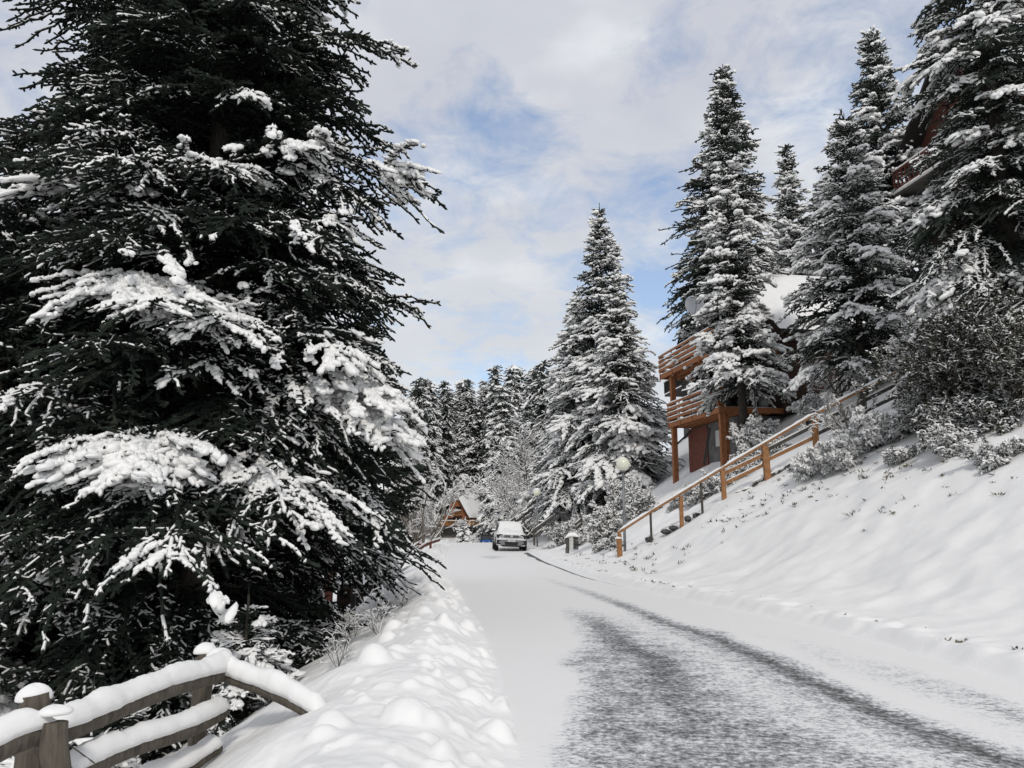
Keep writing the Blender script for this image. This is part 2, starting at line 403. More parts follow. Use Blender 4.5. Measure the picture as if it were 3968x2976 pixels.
# ------------------------------------------------------------------ the lie of the land
def smooth_table(ys, xs, sig=1.5):
    yy = np.arange(-20, 500, 0.25); xx = np.interp(yy, ys, xs)
    k = np.exp(-0.5 * (np.arange(-24, 25) * 0.25 / sig) ** 2); k /= k.sum()
    xp = np.pad(xx, 24, 'edge'); return yy, np.convolve(xp, k, 'valid')
TL = smooth_table([-20, 0, 4.95, 6.9, 9.4, 12, 16, 25, 46, 60, 80, 100, 120, 150, 300, 500], [.4, .15, .09, .03, -.2, -.41, -.95, -2.05, -3.8, -4.3, -5.2, -6.5, -9, -16, -40, -60])
TR = smooth_table([-20, 0, 7.4, 9.9, 11.8, 13.5, 17.6, 22.9, 33, 43, 60, 80, 100, 120, 150, 300, 500], [6.5, 5.5, 4.95, 4.75, 4.5, 4.05, 3.05, 2.1, 1.35, .95, .3, -.3, -1.2, -3.8, -11, -35, -55], 1.2)
TZ = smooth_table([-20, 12, 46, 60, 64, 100, 150, 500], [0, 0, -.42, -.38, -.45, -2.55, -2.75, -2.75], 2.5)
def xl_(y): return np.interp(y, *TL)
def xr_(y): return np.interp(y, *TR)
def rz_(y): return np.interp(y, *TZ)
def sp(x, k): return np.log1p(np.exp(np.clip(x / k, -40, 40))) * k
def sstep(x): x = np.clip(x, 0, 1); return x * x * (3 - 2 * x)
def hill_(y, x):
    h = .52 * sp(y - 157 + 0.10 * x, 4.0)
    return np.where(h > 18, 18 + 5 * np.tanh((h - 18) / 12), h)
def bank(s, y):
    k = .62 - .30 * sstep((y - 75) / 40)
    b_ = .13 * sstep(s / .3) + .07 * np.clip(s, 0, 1.4) + k * sp(s - 1.55, .35)
    b_ = b_ + np.where(s > 9, (s - 9) * .16, 0) * (1 - sstep((y - 60) / 40))
    return np.where(s > 34, b_ - (s - 34) * (k - .05), b_)
def left(d, y):
    dc = np.interp(y, [8, 14, 25], [1.35, .95, .75])
    up = .30 * sstep(d / .9)
    k = np.interp(y, [0, 60, 110], [.62, .5, .15])
    fall = k * sp(d - dc, .22)
    lim = 6.5
    return up - lim * np.tanh(fall / lim) - .02 * np.clip(d - 12, 0, None)
def ground_z(x, y):
    x = np.asarray(x, float); y = np.asarray(y, float)
    L_, Rr = xl_(y), xr_(y)
    s = (x - Rr) * .97; d = (L_ - x) * .97
    z = rz_(y) + np.where(s > 0, bank(np.maximum(s, 0), y), 0) + np.where(d > 0, left(np.maximum(d, 0), y), 0)
    n = .10 * vnoise(x, y, .7, 3) + .05 * vnoise(x, y, 2.1, 4) + .35 * vnoise(x, y, .17, 5) * sstep((np.abs(x) - 9) / 8)
    amp = sstep((s - .5) / 1.5) + sstep((d - .4) / 1.5) * .6
    z = z + n * amp + hill_(y, x)
    return z
def gz(x, y): return float(ground_z(np.array([x]), np.array([y]))[0])

def grow(start, step, fac, end):
    o = [start]
    while o[-1] < end: o.append(o[-1] + step); step *= fac
    return np.array(o)
ysn = np.concatenate([np.arange(-6, 2.5, .5), np.arange(2.5, 15, .028), grow(15, .035, 1.009, 60), grow(62.5, 2.0, 1.05, 420)])
dl = np.concatenate([np.arange(0, 3.0, .026), grow(3.0, .06, 1.10, 300)])
dr = np.concatenate([np.arange(0, .6, .03), np.arange(.6, 8, .07), grow(8.0, .15, 1.10, 300)])
NR = 46
def grid_obj(name, X, Y, Z, mats, attrs=None):
    nj, ni = X.shape; V = np.stack([X, Y, Z], -1).reshape(-1, 3)
    idx = np.arange(nj * ni).reshape(nj, ni)
    q = np.stack([idx[:-1, :-1], idx[:-1, 1:], idx[1:, 1:], idx[1:, :-1]], -1).reshape(-1, 4)
    me = bpy.data.meshes.new(name); me.vertices.add(len(V)); me.vertices.foreach_set('co', V.astype(np.float32).ravel())
    me.loops.add(q.size); me.loops.foreach_set('vertex_index', q.astype(np.int32).ravel())
    me.polygons.add(len(q)); me.polygons.foreach_set('loop_start', (np.arange(len(q)) * 4).astype(np.int32))
    me.polygons.foreach_set('use_smooth', np.ones(len(q), bool)); me.update(calc_edges=True)
    for k, a in (attrs or {}).items():
        at = me.attributes.new(k, 'FLOAT', 'POINT'); at.data.foreach_set('value', a.astype(np.float32).ravel())
    for mt in mats: me.materials.append(MATS[mt])
    o = bpy.data.objects.new(name, me); C.objects.link(o); o['kind'] = 'structure'
    return o

# left side: verge of ploughed snow lumps, then the slope falling away
Y, D = np.meshgrid(ysn, dl, indexing='ij'); X = xl_(Y) - D; Z = ground_z(X, Y)
rgb_ = np.random.default_rng(11)
Zb = Z.copy()
i_hi = np.searchsorted(dl, 3.0)
def lump(y0, d0, r, h, squash=1.0, ang=0.0, pw=.5):
    global Z
    a, b_ = np.searchsorted(ysn, [y0 - r * 1.5, y0 + r * 1.5])
    if b_ <= a: return
    yy = Y[a:b_, :i_hi] - y0; dd = D[a:b_, :i_hi] - d0
    ca, sa = math.cos(ang), math.sin(ang)
    p = (yy * ca + dd * sa) / r; q = (-yy * sa + dd * ca) / (r * squash)
    rho = p * p + q * q
    zb = np.interp(y0, ysn, Zb[:, np.argmin(np.abs(dl - d0))])
    top = zb + h * np.clip(1 - rho, 0, 1) ** pw - .05 + .02 * p
    Z[a:b_, :i_hi] = np.where(rho < 1, np.maximum(Z[a:b_, :i_hi], top), Z[a:b_, :i_hi])
for k in range(4600):
    y0 = 2.6 + 57 * rgb_.random() ** 1.7
    wdt = np.interp(y0, [4, 9, 16, 30], [1.30, 1.25, 1.05, .9])
    d0 = .02 + wdt * rgb_.beta(1.15, 1.4)
    r = rgb_.choice([.032, .05, .075, .11, .16], p=[.36, .30, .20, .10, .04]) * rgb_.uniform(.8, 1.25)
    if vnoise(np.array([y0]), np.array([d0]), 1.3, 9)[0] < -.15 and r > .055: continue
    if y0 > 20: r *= 1.3
    lump(y0, d0, r, r * rgb_.uniform(.45, 1.1), rgb_.uniform(.55, 1.0), rgb_.uniform(0, PI), rgb_.uniform(.35, .8))
for k in range(170):                                   # crumbs on the edge of the road
    y0 = 3 + 25 * rgb_.random() ** 1.5; lump(y0, rgb_.uniform(.0, .2), rgb_.uniform(.03, .07), rgb_.uniform(.03, .07), .8)
# soften the lumps a little: fresh snow has settled on them
for it in range(1):
    Zp = np.pad(Z[:, :i_hi], 1, 'edge'); Zs = (Zp[1:-1, 1:-1] * 4 + Zp[:-2, 1:-1] + Zp[2:, 1:-1] + Zp[1:-1, :-2] + Zp[1:-1, 2:]) / 8
    wgt = ((Y[:, :i_hi] < 40)) * 1.0; Z[:, :i_hi] = Z[:, :i_hi] * (1 - wgt) + Zs * wgt
near = sstep((3.0 - D) / 1.0)
Z += near * (.07 * vnoise(X, Y, 1.5, 23) * sstep((D - .2) / .4) + .012 * np.abs(vnoise(X, Y, 9.5, 24)) + .010 * vnoise(X, Y, 6, 21) + .006 * vnoise(X, Y, 14, 22))
Z[:, 0] = ground_z(X[:, 0], Y[:, 0]) + .002
Z[:, 1] = np.minimum(Z[:, 1], Z[:, 0] + .03)
ib = np.searchsorted(dl, 2.4)
sb = slice(0, ib + 1); g2 = slice(ib, None)
grid_obj('snow_bank', X[::-1, sb][:, :], Y[::-1, sb], Z[::-1, sb], ['snow'])
grid_obj('hillside', X[::-1, g2], Y[::-1, g2], Z[::-1, g2], ['snow'])

# right side: foot of the bank with small sags, then the slope
Y, D = np.meshgrid(ysn, dr, indexing='ij'); X = xr_(Y) + D; Z = ground_z(X, Y)
s_ = D * .97
foot = np.exp(-((s_ - .45) / .3) ** 2)
Z += foot * (.05 * vnoise(X, Y, 1.6, 31) + .04 * vnoise(X, Y, 5, 32)) * sstep((60 - Y) / 20)
Z += sstep((s_ - .2) / .5) * (.012 * vnoise(X, Y, 4.5, 33) + .03 * vnoise(X, Y, 1.3, 34)) * (Y < 60)
rough_patch = sstep((vnoise(X, Y, .25, 35) + .15) / .5) * sstep((s_ - 2.2) / 1.5) * (Y < 40)
Z += rough_patch * (.02 * vnoise(X, Y, 3.2, 36) + .022 * np.abs(vnoise(X, Y, 6.5, 37)))
Z[:, 0] = ground_z(X[:, 0], Y[:, 0]) + .002
grid_obj('snowy_ground', X, Y, Z, ['snow'])
RB = (X, Y, Z)

# the road: packed snow with slushy wheel tracks
t = np.linspace(0, 1, NR * 2)
YY, TT = np.meshgrid(ysn, t, indexing='ij'); A0, A1 = xl_(YY), xr_(YY); X = A0 + (A1 - A0) * TT
Z = ground_z(X, YY) + .004 * vnoise(X, YY, 2.0, 41)
Z -= .012 * np.exp(-((X - np.interp(YY, [5, 8, 12, 20], [3.36, 2.97, 2.45, 1.4])) / .22) ** 2) * sstep((22 - YY) / 5)
Z[:, 0] = ground_z(X[:, 0], YY[:, 0]); Z[:, -1] = ground_z(X[:, -1], YY[:, -1])
xR = np.interp(YY, [2, 5.3, 6.07, 6.94, 8.28, 10.7, 12.4, 15.6, 20, 24], [3.6, 3.36, 3.17, 3.05, 2.93, 2.74, 2.40, 2.02, 1.36, .7])
xL = np.interp(YY, [2, 6.95, 9, 10.6, 13.7, 18], [1.5, 1.5, 1.58, 1.42, 1.2, .6])
lim = np.interp(YY, [2, 5.5, 8.5, 11.2, 14], [.0, .10, .36, .78, 1.15])
wn = vnoise(X, YY, .9, 51); wn2 = vnoise(X, YY, 2.6, 52)
tr = np.exp(-((X - xR - .04 * wn) / (.20 + .02 * np.clip(8 - YY, 0, 4))) ** 2) * np.interp(YY, [2, 10, 15, 19, 24], [.80, .80, .52, .25, .0])
trl = np.exp(-((X - xL - .10 * wn) / .30) ** 2) * np.interp(YY, [2, 6, 9, 12.5, 15], [.38, .36, .60, .48, 0])
area = sstep((X - lim + .18 * wn) / .45) * sstep((xR + .42 + .12 * wn - X) / .25) * np.interp(YY, [2, 6, 10, 12.5, 15], [.52, .50, .42, .25, 0])
strip = np.exp(-((X - (xR - .62) - .06 * wn2) / .22) ** 2) * .34 + np.exp(-((X - 2.3 - .1 * wn) / .3) ** 2) * .12 * (YY < 9)
wear = np.maximum(np.maximum(area + .10 * wn2 * (area > .05) - strip * (area > .05), tr), trl + area * .45)
wear += .20 * np.exp(-((X - xR - 1.15) / .25) ** 2) * sstep((10.5 - YY) / 3) + .12 * np.exp(-((X - xR - .8 + .2 * wn) / .3) ** 2) * sstep((13 - YY) / 4)
wear += .28 * np.exp(-((X + .95 - .3 * wn) / .5) ** 2 - ((YY - 38) / 2.2) ** 2)
gut = sstep((X - (A1 - np.interp(YY, [19, 24, 30, 36, 43, 44.5], [.0, .10, .14, .22, .36, .0]) * (1 + .35 * vnoise(X * 0, YY, 1.1, 53)))) / .03)
gut *= (YY > 19) * (YY < 44.5)
jr = np.searchsorted(ysn, 122)
grid_obj('road', X[:jr + 1], YY[:jr + 1], Z[:jr + 1], ['snow'], {'wear': np.clip(wear, 0, 1)[:jr + 1], 'gutter': gut[:jr + 1]})
grid_obj('snowy_ground', X[jr:], YY[jr:], Z[jr:], ['snow'])
m, n, b = principled('road_snow', (0.7, 0.7, 0.7), 0.6, 0.3)
at = n.add('ShaderNodeAttribute'); at.attribute_name = 'wear'; ag = n.add('ShaderNodeAttribute'); ag.attribute_name = 'gutter'
co = objco(n)
mp = n.add('ShaderNodeMapping'); mp.inputs['Scale'].default_value = (0.92, 1.0, 1.0); mp.inputs['Rotation'].default_value = (0, 0, R_(12)); n.link(co, mp.inputs['Vector'])
f1 = n.noise(mp.outputs[0], 21, 3, 0.6); f2 = n.noise(mp.outputs[0], 5.0, 4, 0.6); f3 = n.noise(mp.outputs[0], 60, 2, 0.5)
sp_ = n.math('ADD', n.math('ADD', n.math('MULTIPLY', n.math('SUBTRACT', f1, .5), 1.9), n.math('MULTIPLY', n.math('SUBTRACT', f2, .5), 1.2)), n.math('MULTIPLY', n.math('SUBTRACT', f3, .5), .7))
gate = n.math('MULTIPLY', at.outputs['Fac'], 5.0, clamp=True)
val = n.math('ADD', at.outputs['Fac'], n.math('MULTIPLY', sp_, n.math('MULTIPLY', gate, 1.0)))
c_ = n.ramp(val, [(0.06, (.80, .795, .78)), (0.28, (.63, .635, .64)), (0.52, (.35, .355, .36)), (0.74, (.18, .185, .185)), (0.98, (.065, .068, .066))])
c_ = n.mix(ag.outputs['Fac'], c_, (.10, .10, .098))
n.link(c_, b.inputs['Base Color'])
h = n.math('SUBTRACT', n.noise(co, 18, 4), n.math('MULTIPLY', val, 1.2)); bump(n, b, h, .012, .5)
bpy.data.objects['road'].data.materials[0] = m

# ------------------------------------------------------------------ conifers
def fir_parts(seed, H, R, z0=1.0, dz=.35, nper=6, ds=.14, lat=.34, dn=.13, sprig=.17, rt=.022, snow=.5, heavy=.2, hs=.05, prof=.85,
              e_top=35, e_bot=-5, droop=45, shelter=0, skip_above=None, dark=False, noleader=False, wide_lat=1.0, belly=None, smin=.12, pads=None, pad_from=.72, gate=1.0, gate_k=2.2, nblob=2, void=None, zj=.5, extra=(), blobk=1.0):
    """trunk + crown of one conifer at the origin; every branch is a drooping frond of needle twigs with snow lying along it"""
    rg = np.random.default_rng(seed)
    needle = 'dark_needles' if dark else 'needles'
    NP0, NP1, NR_ = [], [], []; SP0, SP1, SW, SH = [], [], [], []; WP0, WP1, WR = [], [], []; HP0, HP1, HW, HH = [], [], [], []
    z = z0; todo = list(extra)
    while z < H - .05 * H * 0 - .25:
        t = z / H
        Lr = R * (1 - t) ** prof
        if belly: Lr *= np.interp(t, *belly)
        Lr = max(Lr, .18)
        k = max(4, int(round(nper * (0.7 + .6 * (1 - t)))))
        a0 = rg.uniform(0, 2 * PI)
        here = [e_ for e_ in todo if e_[0] < z + dz]; todo = [e_ for e_ in todo if e_[0] >= z + dz]
        for i in range(k + len(here)):
            az = a0 + 2 * PI * i / k + rg.normal() * .25; L = Lr * rg.uniform(.68, 1.16)
            if rg.random() < .08: L *= .6
            if rg.random() < .07: L *= 1.15
            zb = z + rg.uniform(-zj, zj) * dz
            if void and void[0] < zb < void[1] and abs((az - void[2] + PI) % (2 * PI) - PI) < void[3]: continue
            e0 = R_(e_bot + (e_top - e_bot) * t ** 1.3 + rg.normal() * 6)
            if i >= k: zb, az, L, e0 = here[i - k][0], R_(here[i - k][1]), here[i - k][2], R_(here[i - k][3])
            M = 12; ss = np.linspace(0, 1, M)
            bend = R_(droop * rg.uniform(.7, 1.25)) * (1 - .6 * t)
            e = e0 - bend * ss ** 1.2 + R_(10) * np.clip(ss - .8, 0, 1) * 2
            azs = az + rg.normal() * .25 * ss
            stp = L / (M - 1)
            ax = np.zeros((M, 3)); ax[0] = (0, 0, zb)
            dv = np.stack([np.cos(azs) * np.cos(e), np.sin(azs) * np.cos(e), np.sin(e)], 1)
            ax[1:] = ax[0] + np.cumsum(dv[:-1] * stp, 0)
            WP0.append(ax[:-1]); WP1.append(ax[1:]); WR.append(np.interp(ss[:-1], [0, 1], [max(.010 * L + .006, rt * .35), rt * .3]))
            sb_ = snow * rg.uniform(.35, 1.3)
            if rg.random() < heavy: sb_ = rg.uniform(.85, 1.35)
            coarse = 1.0
            if skip_above and z > skip_above: coarse = 1.9
            s0 = smin * L if L > .6 else .03
            sv = np.arange(s0, L, ds * coarse); 
            if len(sv) == 0: sv = np.array([L * .5])
            sv = np.concatenate([sv, sv]); sv = np.clip(sv + rg.uniform(-.6, .6, len(sv)) * ds, 0, L); sg = np.concatenate([np.ones(len(sv) // 2), -np.ones(len(sv) // 2)])
            u = sv / L
            A = np.stack([np.interp(u, ss, ax[:, q]) for q in range(3)], 1)
            T = np.stack([np.interp(u, ss, dv[:, q]) for q in range(3)], 1); T /= np.linalg.norm(T, axis=1, keepdims=True)
            S = np.cross(T, (0, 0, 1.0)); S /= np.linalg.norm(S, axis=1, keepdims=True) + 1e-9
            sh = np.interp(u, [0, .15, .45, .75, 1], [.25, .55, 1.0, .92, .42])
            ll = np.maximum(lat * L * sh * rg.uniform(.45, 1.25, len(sv)) * (1 + .35 * vnoise(A[:, 0] + seed, A[:, 1] + z * 2.3, 1.3, 7)) * wide_lat, dn * 1.1)
            ph = R_(50) + rg.normal(0, .32, len(sv))
            D = T * np.cos(ph)[:, None] + S * (np.sin(ph) * sg)[:, None]; D[:, 2] += rg.normal(0, .22, len(sv)) - .06
            D /= np.linalg.norm(D, axis=1, keepdims=True)
            K = int(math.ceil(ll.max() / dn)); q = (np.arange(K + 1) * dn)[None, :]
            pos = A[:, None, :] + D[:, None, :] * q[:, :, None]; pos[:, :, 2] -= (q ** 2) * (.20 / max(L * lat, .3)); pos += T[:, None, :] * (q ** 2 * .22 / max(L * lat, .3))[:, :, None]; pos += rg.normal(0, dn * .16, pos.shape)
            msk = (q[:, :-1] < ll[:, None])
            p0 = pos[:, :-1][msk]; p1 = pos[:, 1:][msk]; p1 = p1 + (p1 - p0) * .25
            lam = np.repeat(rg.uniform(.5, 1.4, len(sv))[:, None], K, 1)[msk]; uu = np.repeat(u[:, None], K, 1)[msk]
            rel = np.clip((q[:, :-1] / ll[:, None])[msk], 0, 1)
            nlat = len(p0); allp0 = [p0]; allp1 = [p1]; alll = [lam]; allu = [uu]; allr = [np.full(len(p0), rt)]
            Dm = np.repeat(D[:, None, :], K, 1)[msk]; Sm = np.cross(Dm, (0, 0, 1.0)); Sm /= np.linalg.norm(Sm, axis=1, keepdims=True) + 1e-9
            for side in (-1, 1):
                n_ = len(p0); a = R_(50) + rg.normal(0, .38, n_); ln = sprig * (1.05 - .5 * rel) * rg.uniform(.6, 1.25, n_)
                dd = Dm * np.cos(a)[:, None] + Sm * (np.sin(a) * side)[:, None]; dd[:, 2] += rg.normal(-.08, .36, n_)
                st_ = p0 + (p1 - p0) * rg.uniform(0, .6, (n_, 1))
                allp0.append(st_); allp1.append(st_ + dd * ln[:, None]); alll.append(lam * rg.uniform(.8, 1.1, n_)); allu.append(uu); allr.append(np.full(n_, rt * .85))
            # twigs along the axis itself, and hanging ones beneath
            av = np.arange(.15 * L, L, sprig * .8)
            if len(av):
                B = np.stack([np.interp(av / L, ss, ax[:, c]) for c in range(3)], 1); Bd = np.stack([np.interp(av / L, ss, dv[:, c]) for c in range(3)], 1)
                allp0.append(B); allp1.append(B + Bd * sprig * 1.1); alll.append(np.full(len(B), 1.1)); allu.append(av / L); allr.append(np.full(len(B), rt * 1.15))
                hd = rg.normal(0, .35, B.shape); hd[:, 2] = -1
                NP0.append(B); NP1.append(B + hd * sprig * rg.uniform(.4, 1.1, (len(B), 1))); NR_.append(np.full(len(B), rt * .8))
            p0 = np.concatenate(allp0); p1 = np.concatenate(allp1); lam = np.concatenate(alll); uu = np.concatenate(allu); rr = np.concatenate(allr)
            NP0.append(p0); NP1.append(p1); NR_.append(rr * rg.uniform(.85, 1.15, len(rr)))
            # snow: more towards the outer part of the frond and in patches
            patch = vnoise(p0[:, 0] + seed * 7.7, p0[:, 1] + z * 3.1, .9, seed % 50)
            am = sb_ * (.25 + .95 * uu) * lam + .30 * patch * (sb_ > .15)
            if shelter: am = am * np.interp(z, [0, shelter], [.84, 1.0])
            if pads is not None:
                for (c_, r_, g_) in pads: am = am + g_ * np.exp(-(((p0 - c_) / r_) ** 2).sum(1))
            am = np.where(am > pad_from, am, am * gate)
            ok = (am > .22) & (rg.random(len(am)) < np.clip(am * gate_k, 0, 1))
            hv = am[:nlat] > pad_from
            if hv.any():
                a_ = np.clip(am[:nlat][hv], 0, 1.5)
                HP0.append(p0[:nlat][hv] - (p1[:nlat][hv] - p0[:nlat][hv]) * .15); HP1.append(p1[:nlat][hv] + (p1[:nlat][hv] - p0[:nlat][hv]) * .1); HW.append(ds * coarse * (.22 + .40 * a_) * rg.uniform(.7, 1.3, len(a_))); HH.append(hs * (.45 + .85 * a_) * rg.uniform(.7, 1.3, len(a_)))
            if ok.any():
                a_ = np.clip(am[ok], 0, 1.5)
                SP0.append(p0[ok]); SP1.append(p0[ok] + (p1[ok] - p0[ok]) * (.90 + .05 * a_)[:, None])
                SW.append(rr[ok] * (.5 + 1.15 * a_)); SH.append(rt * .35 + hs * .8 * a_ ** 1.5)
        z += dz * (1 - .45 * t)
    # leader
    NP0.append(np.array([[0, 0, H - .5], [0, 0, H - .25]])); NP1.append(np.array([[0, 0, H - .15], [0, 0, H + .15]])); NR_.append(np.array([rt, rt * .7]))
    sg_ = Seg()
    W0, W1, WRr = map(np.concatenate, (WP0, WP1, WR))
    sg_.add(W0, W1, WRr, WRr, 'bark', 0, 'tri', False, False, .95, .5)
    N0, N1, NRr = map(np.concatenate, (NP0, NP1, NR_))
    sg_.add(N0, N1, NRr, NRr * .9, needle, 0, 'tri', True, False, .7, .74)
    if SP0:
        S0, S1, SWr, SHr = map(np.concatenate, (SP0, SP1, SW, SH))
        sg_.add(S0, S1, SWr, SHr, 'tree_snow', rt * .35, 'cap', True, True, .8, .68)
    if HP0:
        S0, S1, SWr, SHr = map(np.concatenate, (HP0, HP1, HW, HH))
        A_ = S1 - S0; Ln = np.linalg.norm(A_, axis=1); Sd = np.cross(A_, (0, 0, 1.0)); Sd /= np.linalg.norm(Sd, axis=1, keepdims=True) + 1e-9
        fl = np.abs(A_[:, 2]) / Ln < .8; S0, S1, A_, Ln, Sd, SWr, SHr = [k_[fl] for k_ in (S0, S1, A_, Ln, Sd, SWr, SHr)]
        for rep_ in range(nblob):
            cn = S0 + A_ * rg.uniform(0, 1, (len(S0), 1)) + Sd * (rg.uniform(-1, 1, len(S0)) * SWr * .95)[:, None]; cn[:, 2] += rt * .4 + SHr * rg.uniform(-.1, .35, len(S0))
            f_ = blobk * rg.uniform(.5, 1.0, len(S0)); ang = rg.normal(0, .6, len(S0))[:, None]
            sg_.blobs(cn, A_ * np.cos(ang) + Sd * Ln[:, None] * np.sin(ang), SWr * f_ * rg.uniform(1.1, 2.0, len(S0)), SWr * f_ * .72, SHr * f_ * .62, 'tree_snow', 6, 3)
    return sg_, len(N0)

def trunk_mb(H, r, bend=.0, zlow=-1.0):
    tb = MB(); zs = np.linspace(zlow, H, 9)
    tb.tube([(bend * math.sin(z_ * .5), bend * math.cos(z_ * .3), z_) for z_ in zs], [max(r * (1 - max(z_, 0) / H) ** .8, .015) * (1.25 if z_ < .3 else 1) for z_ in zs], 'bark', 12)
    return tb

NSEG = 0
def make_fir(name, loc, label, H, R, seed, r=None, rz=0.0, group=None, cat='tree', **kw):
    global NSEG
    root = empty(name, loc, label, cat, rz, group)
    if loc[1] > 16: root.rotation_euler = (.025 * math.sin(seed * 2.3), .025 * math.sin(seed * 1.7 + 1), rz)
    trunk_mb(H, r or (.05 + H * .011)).build('trunk', root)
    sg_, n_ = fir_parts(seed, H, R, **kw); NSEG += n_
    sg_.build('crown', root)
    return root

def base_at(u, y, sink=.15):
    x = P(u, 2000, y)[0]; return np.array([x, y, gz(x, y) - sink])
def height_to(u, v, y):
    return P(u, v, y)[2] - base_at(u, y)[2]

# the big dark firs on the left
b0 = base_at(760, 12.0)
b0v = np.array(b0)
def pad_at(u, v, y, r, g=1.0): return (P(u, v, y) - b0v, np.array(r) * (.95, 1.8, .8), g * .98)
PADS = [pad_at(760, 440, 8.9, (.55, 1.2, .35), 1.3), pad_at(1000, 400, 9.0, (.5, 1.2, .35), 1.4), pad_at(1130, 350, 9.2, (.4, 1.2, .4), 1.4), pad_at(1270, 720, 9.5, (.4, 1.0, .3), 1.0),
        pad_at(430, 1080, 8.6, (.5, 1.0, .35), 1.3), pad_at(620, 980, 8.6, (.6, 1.0, .35), 1.4), pad_at(820, 950, 8.8, (.4, 1.0, .3), 1.2),
        pad_at(880, 1290, 8.3, (.45, 1.0, .3), 1.3), pad_at(1050, 1390, 8.3, (.5, 1.0, .35), 1.4), pad_at(1330, 1420, 9.8, (.6, 1.5, .4), 1.7), pad_at(1500, 1560, 10.2, (.6, 1.6, .4), 1.7), pad_at(1640, 1700, 10.8, (.6, 1.6, .4), 1.7), pad_at(1700, 1850, 10.5, (.4, 1.5, .35), 1.2),
        pad_at(180, 1760, 7.9, (.6, 1.3, .35), 1.7), pad_at(420, 1740, 7.9, (.6, 1.3, .35), 1.7), pad_at(720, 1770, 7.9, (.5, 1.0, .3), 1.5), pad_at(1060, 1850, 8.2, (.4, 1.0, .25), 1.1), pad_at(1230, 1930, 8.2, (.35, 1.0, .25), 1.2),
        pad_at(750, 1480, 8.3, (.3, .8, .2), 1.1), pad_at(850, 2390, 8.2, (.4, 1.2, .3), 1.5), pad_at(600, 2150, 8.2, (.4, 1.0, .2), .6), pad_at(1150, 2050, 8.6, (.4, 1.0, .25), .8), pad_at(1370, 1230, 9.5, (.4, 1, .25), .9), pad_at(1480, 620, 10.5, (.5, 1.3, .3), .9), pad_at(1060, 780, 8.8, (.4, .8, .2), .8), pad_at(1250, 900, 9, (.6, 1, .25), .8)]
make_fir('fir_tree', b0, 'huge dark fir with snow-loaded drooping boughs rising out of frame behind the log fence', 22, 4.45, 5, r=.26,
         z0=.9, dz=.36, nper=8, ds=.12, lat=.32, dn=.088, sprig=.125, rt=.0235, shelter=6.0, blobk=.8, extra=[(9.0, -14, 3.45, 0), (8.7, -22, 3.0, 0), (10.8, -18, 2.9, 2), (5.5, -14, 3.55, -2)], snow=.42, heavy=.03, hs=.06, pads=PADS, nblob=3, void=(1.8, 4.4, R_(-14), R_(38)), gate=.9, gate_k=1.15, prof=.62, e_top=20, e_bot=-2, droop=48,
         skip_above=14.5, dark=True, belly=([0, .05, .12, .2, .3, .45, .6, 1], [.36, .54, .82, .90, .80, .70, .66, .8]))
b1 = base_at(560, 15.0)
make_fir('fir_tree', b1, 'tall dark fir at the left edge behind the huge fir, its top out of frame', 22, 4.8, 9, r=.24,
         z0=1.0, dz=.44, nper=8, ds=.17, lat=.34, dn=.13, sprig=.16, rt=.028, shelter=5.0, void=(1.5, 3.6, R_(-5), R_(45)), snow=.38, heavy=.10, hs=.05, gate_k=.9, prof=.62, e_top=20, e_bot=0, droop=45, skip_above=17, dark=True)
b2 = base_at(-60, 11.0)
make_fir('fir_tree', b2, 'lower dark fir at the far left edge with snowy boughs level with the log fence', height_to(-60, 700, 11), 2.6, 13, r=.16,
         z0=.7, dz=.34, nper=7, ds=.13, lat=.34, dn=.10, sprig=.13, rt=.022, shelter=4.0, snow=.40, heavy=.12, hs=.05, gate_k=1.0, prof=.7, e_bot=0, droop=45, dark=True)
b3 = base_at(1400, 21.0)
make_fir('fir_tree', b3, 'spiky young fir with thin snow poking out right behind the huge fir', height_to(1400, 1225, 21), 2.0, 17, r=.12,
         z0=2.4, dz=.42, nper=7, ds=.20, lat=.34, dn=.17, sprig=.24, rt=.032, snow=.24, heavy=.0, hs=.03, prof=.55, e_top=40, e_bot=15, droop=20, dark=True)
b4 = base_at(980, 9.2)
make_fir('fir_tree', b4, 'small half-bare fir sapling in the dark gap behind the fence corner', 1.5, .8, 23, r=.05,
         z0=.15, dz=.22, nper=5, ds=.10, lat=.36, dn=.085, sprig=.11, rt=.014, snow=.85, heavy=.3, hs=.03, prof=.8, e_bot=5, droop=45, dark=True)
b4 = base_at(420, 8.0)
make_fir('fir_tree', b4, 'small snowy fir sapling behind the lower rails of the log fence', 1.35, 1.0, 24, r=.05,
         z0=.15, dz=.2, nper=5, ds=.10, lat=.36, dn=.085, sprig=.11, rt=.014, snow=.85, heavy=.3, hs=.03, prof=.8, e_bot=5, droop=45, dark=True)

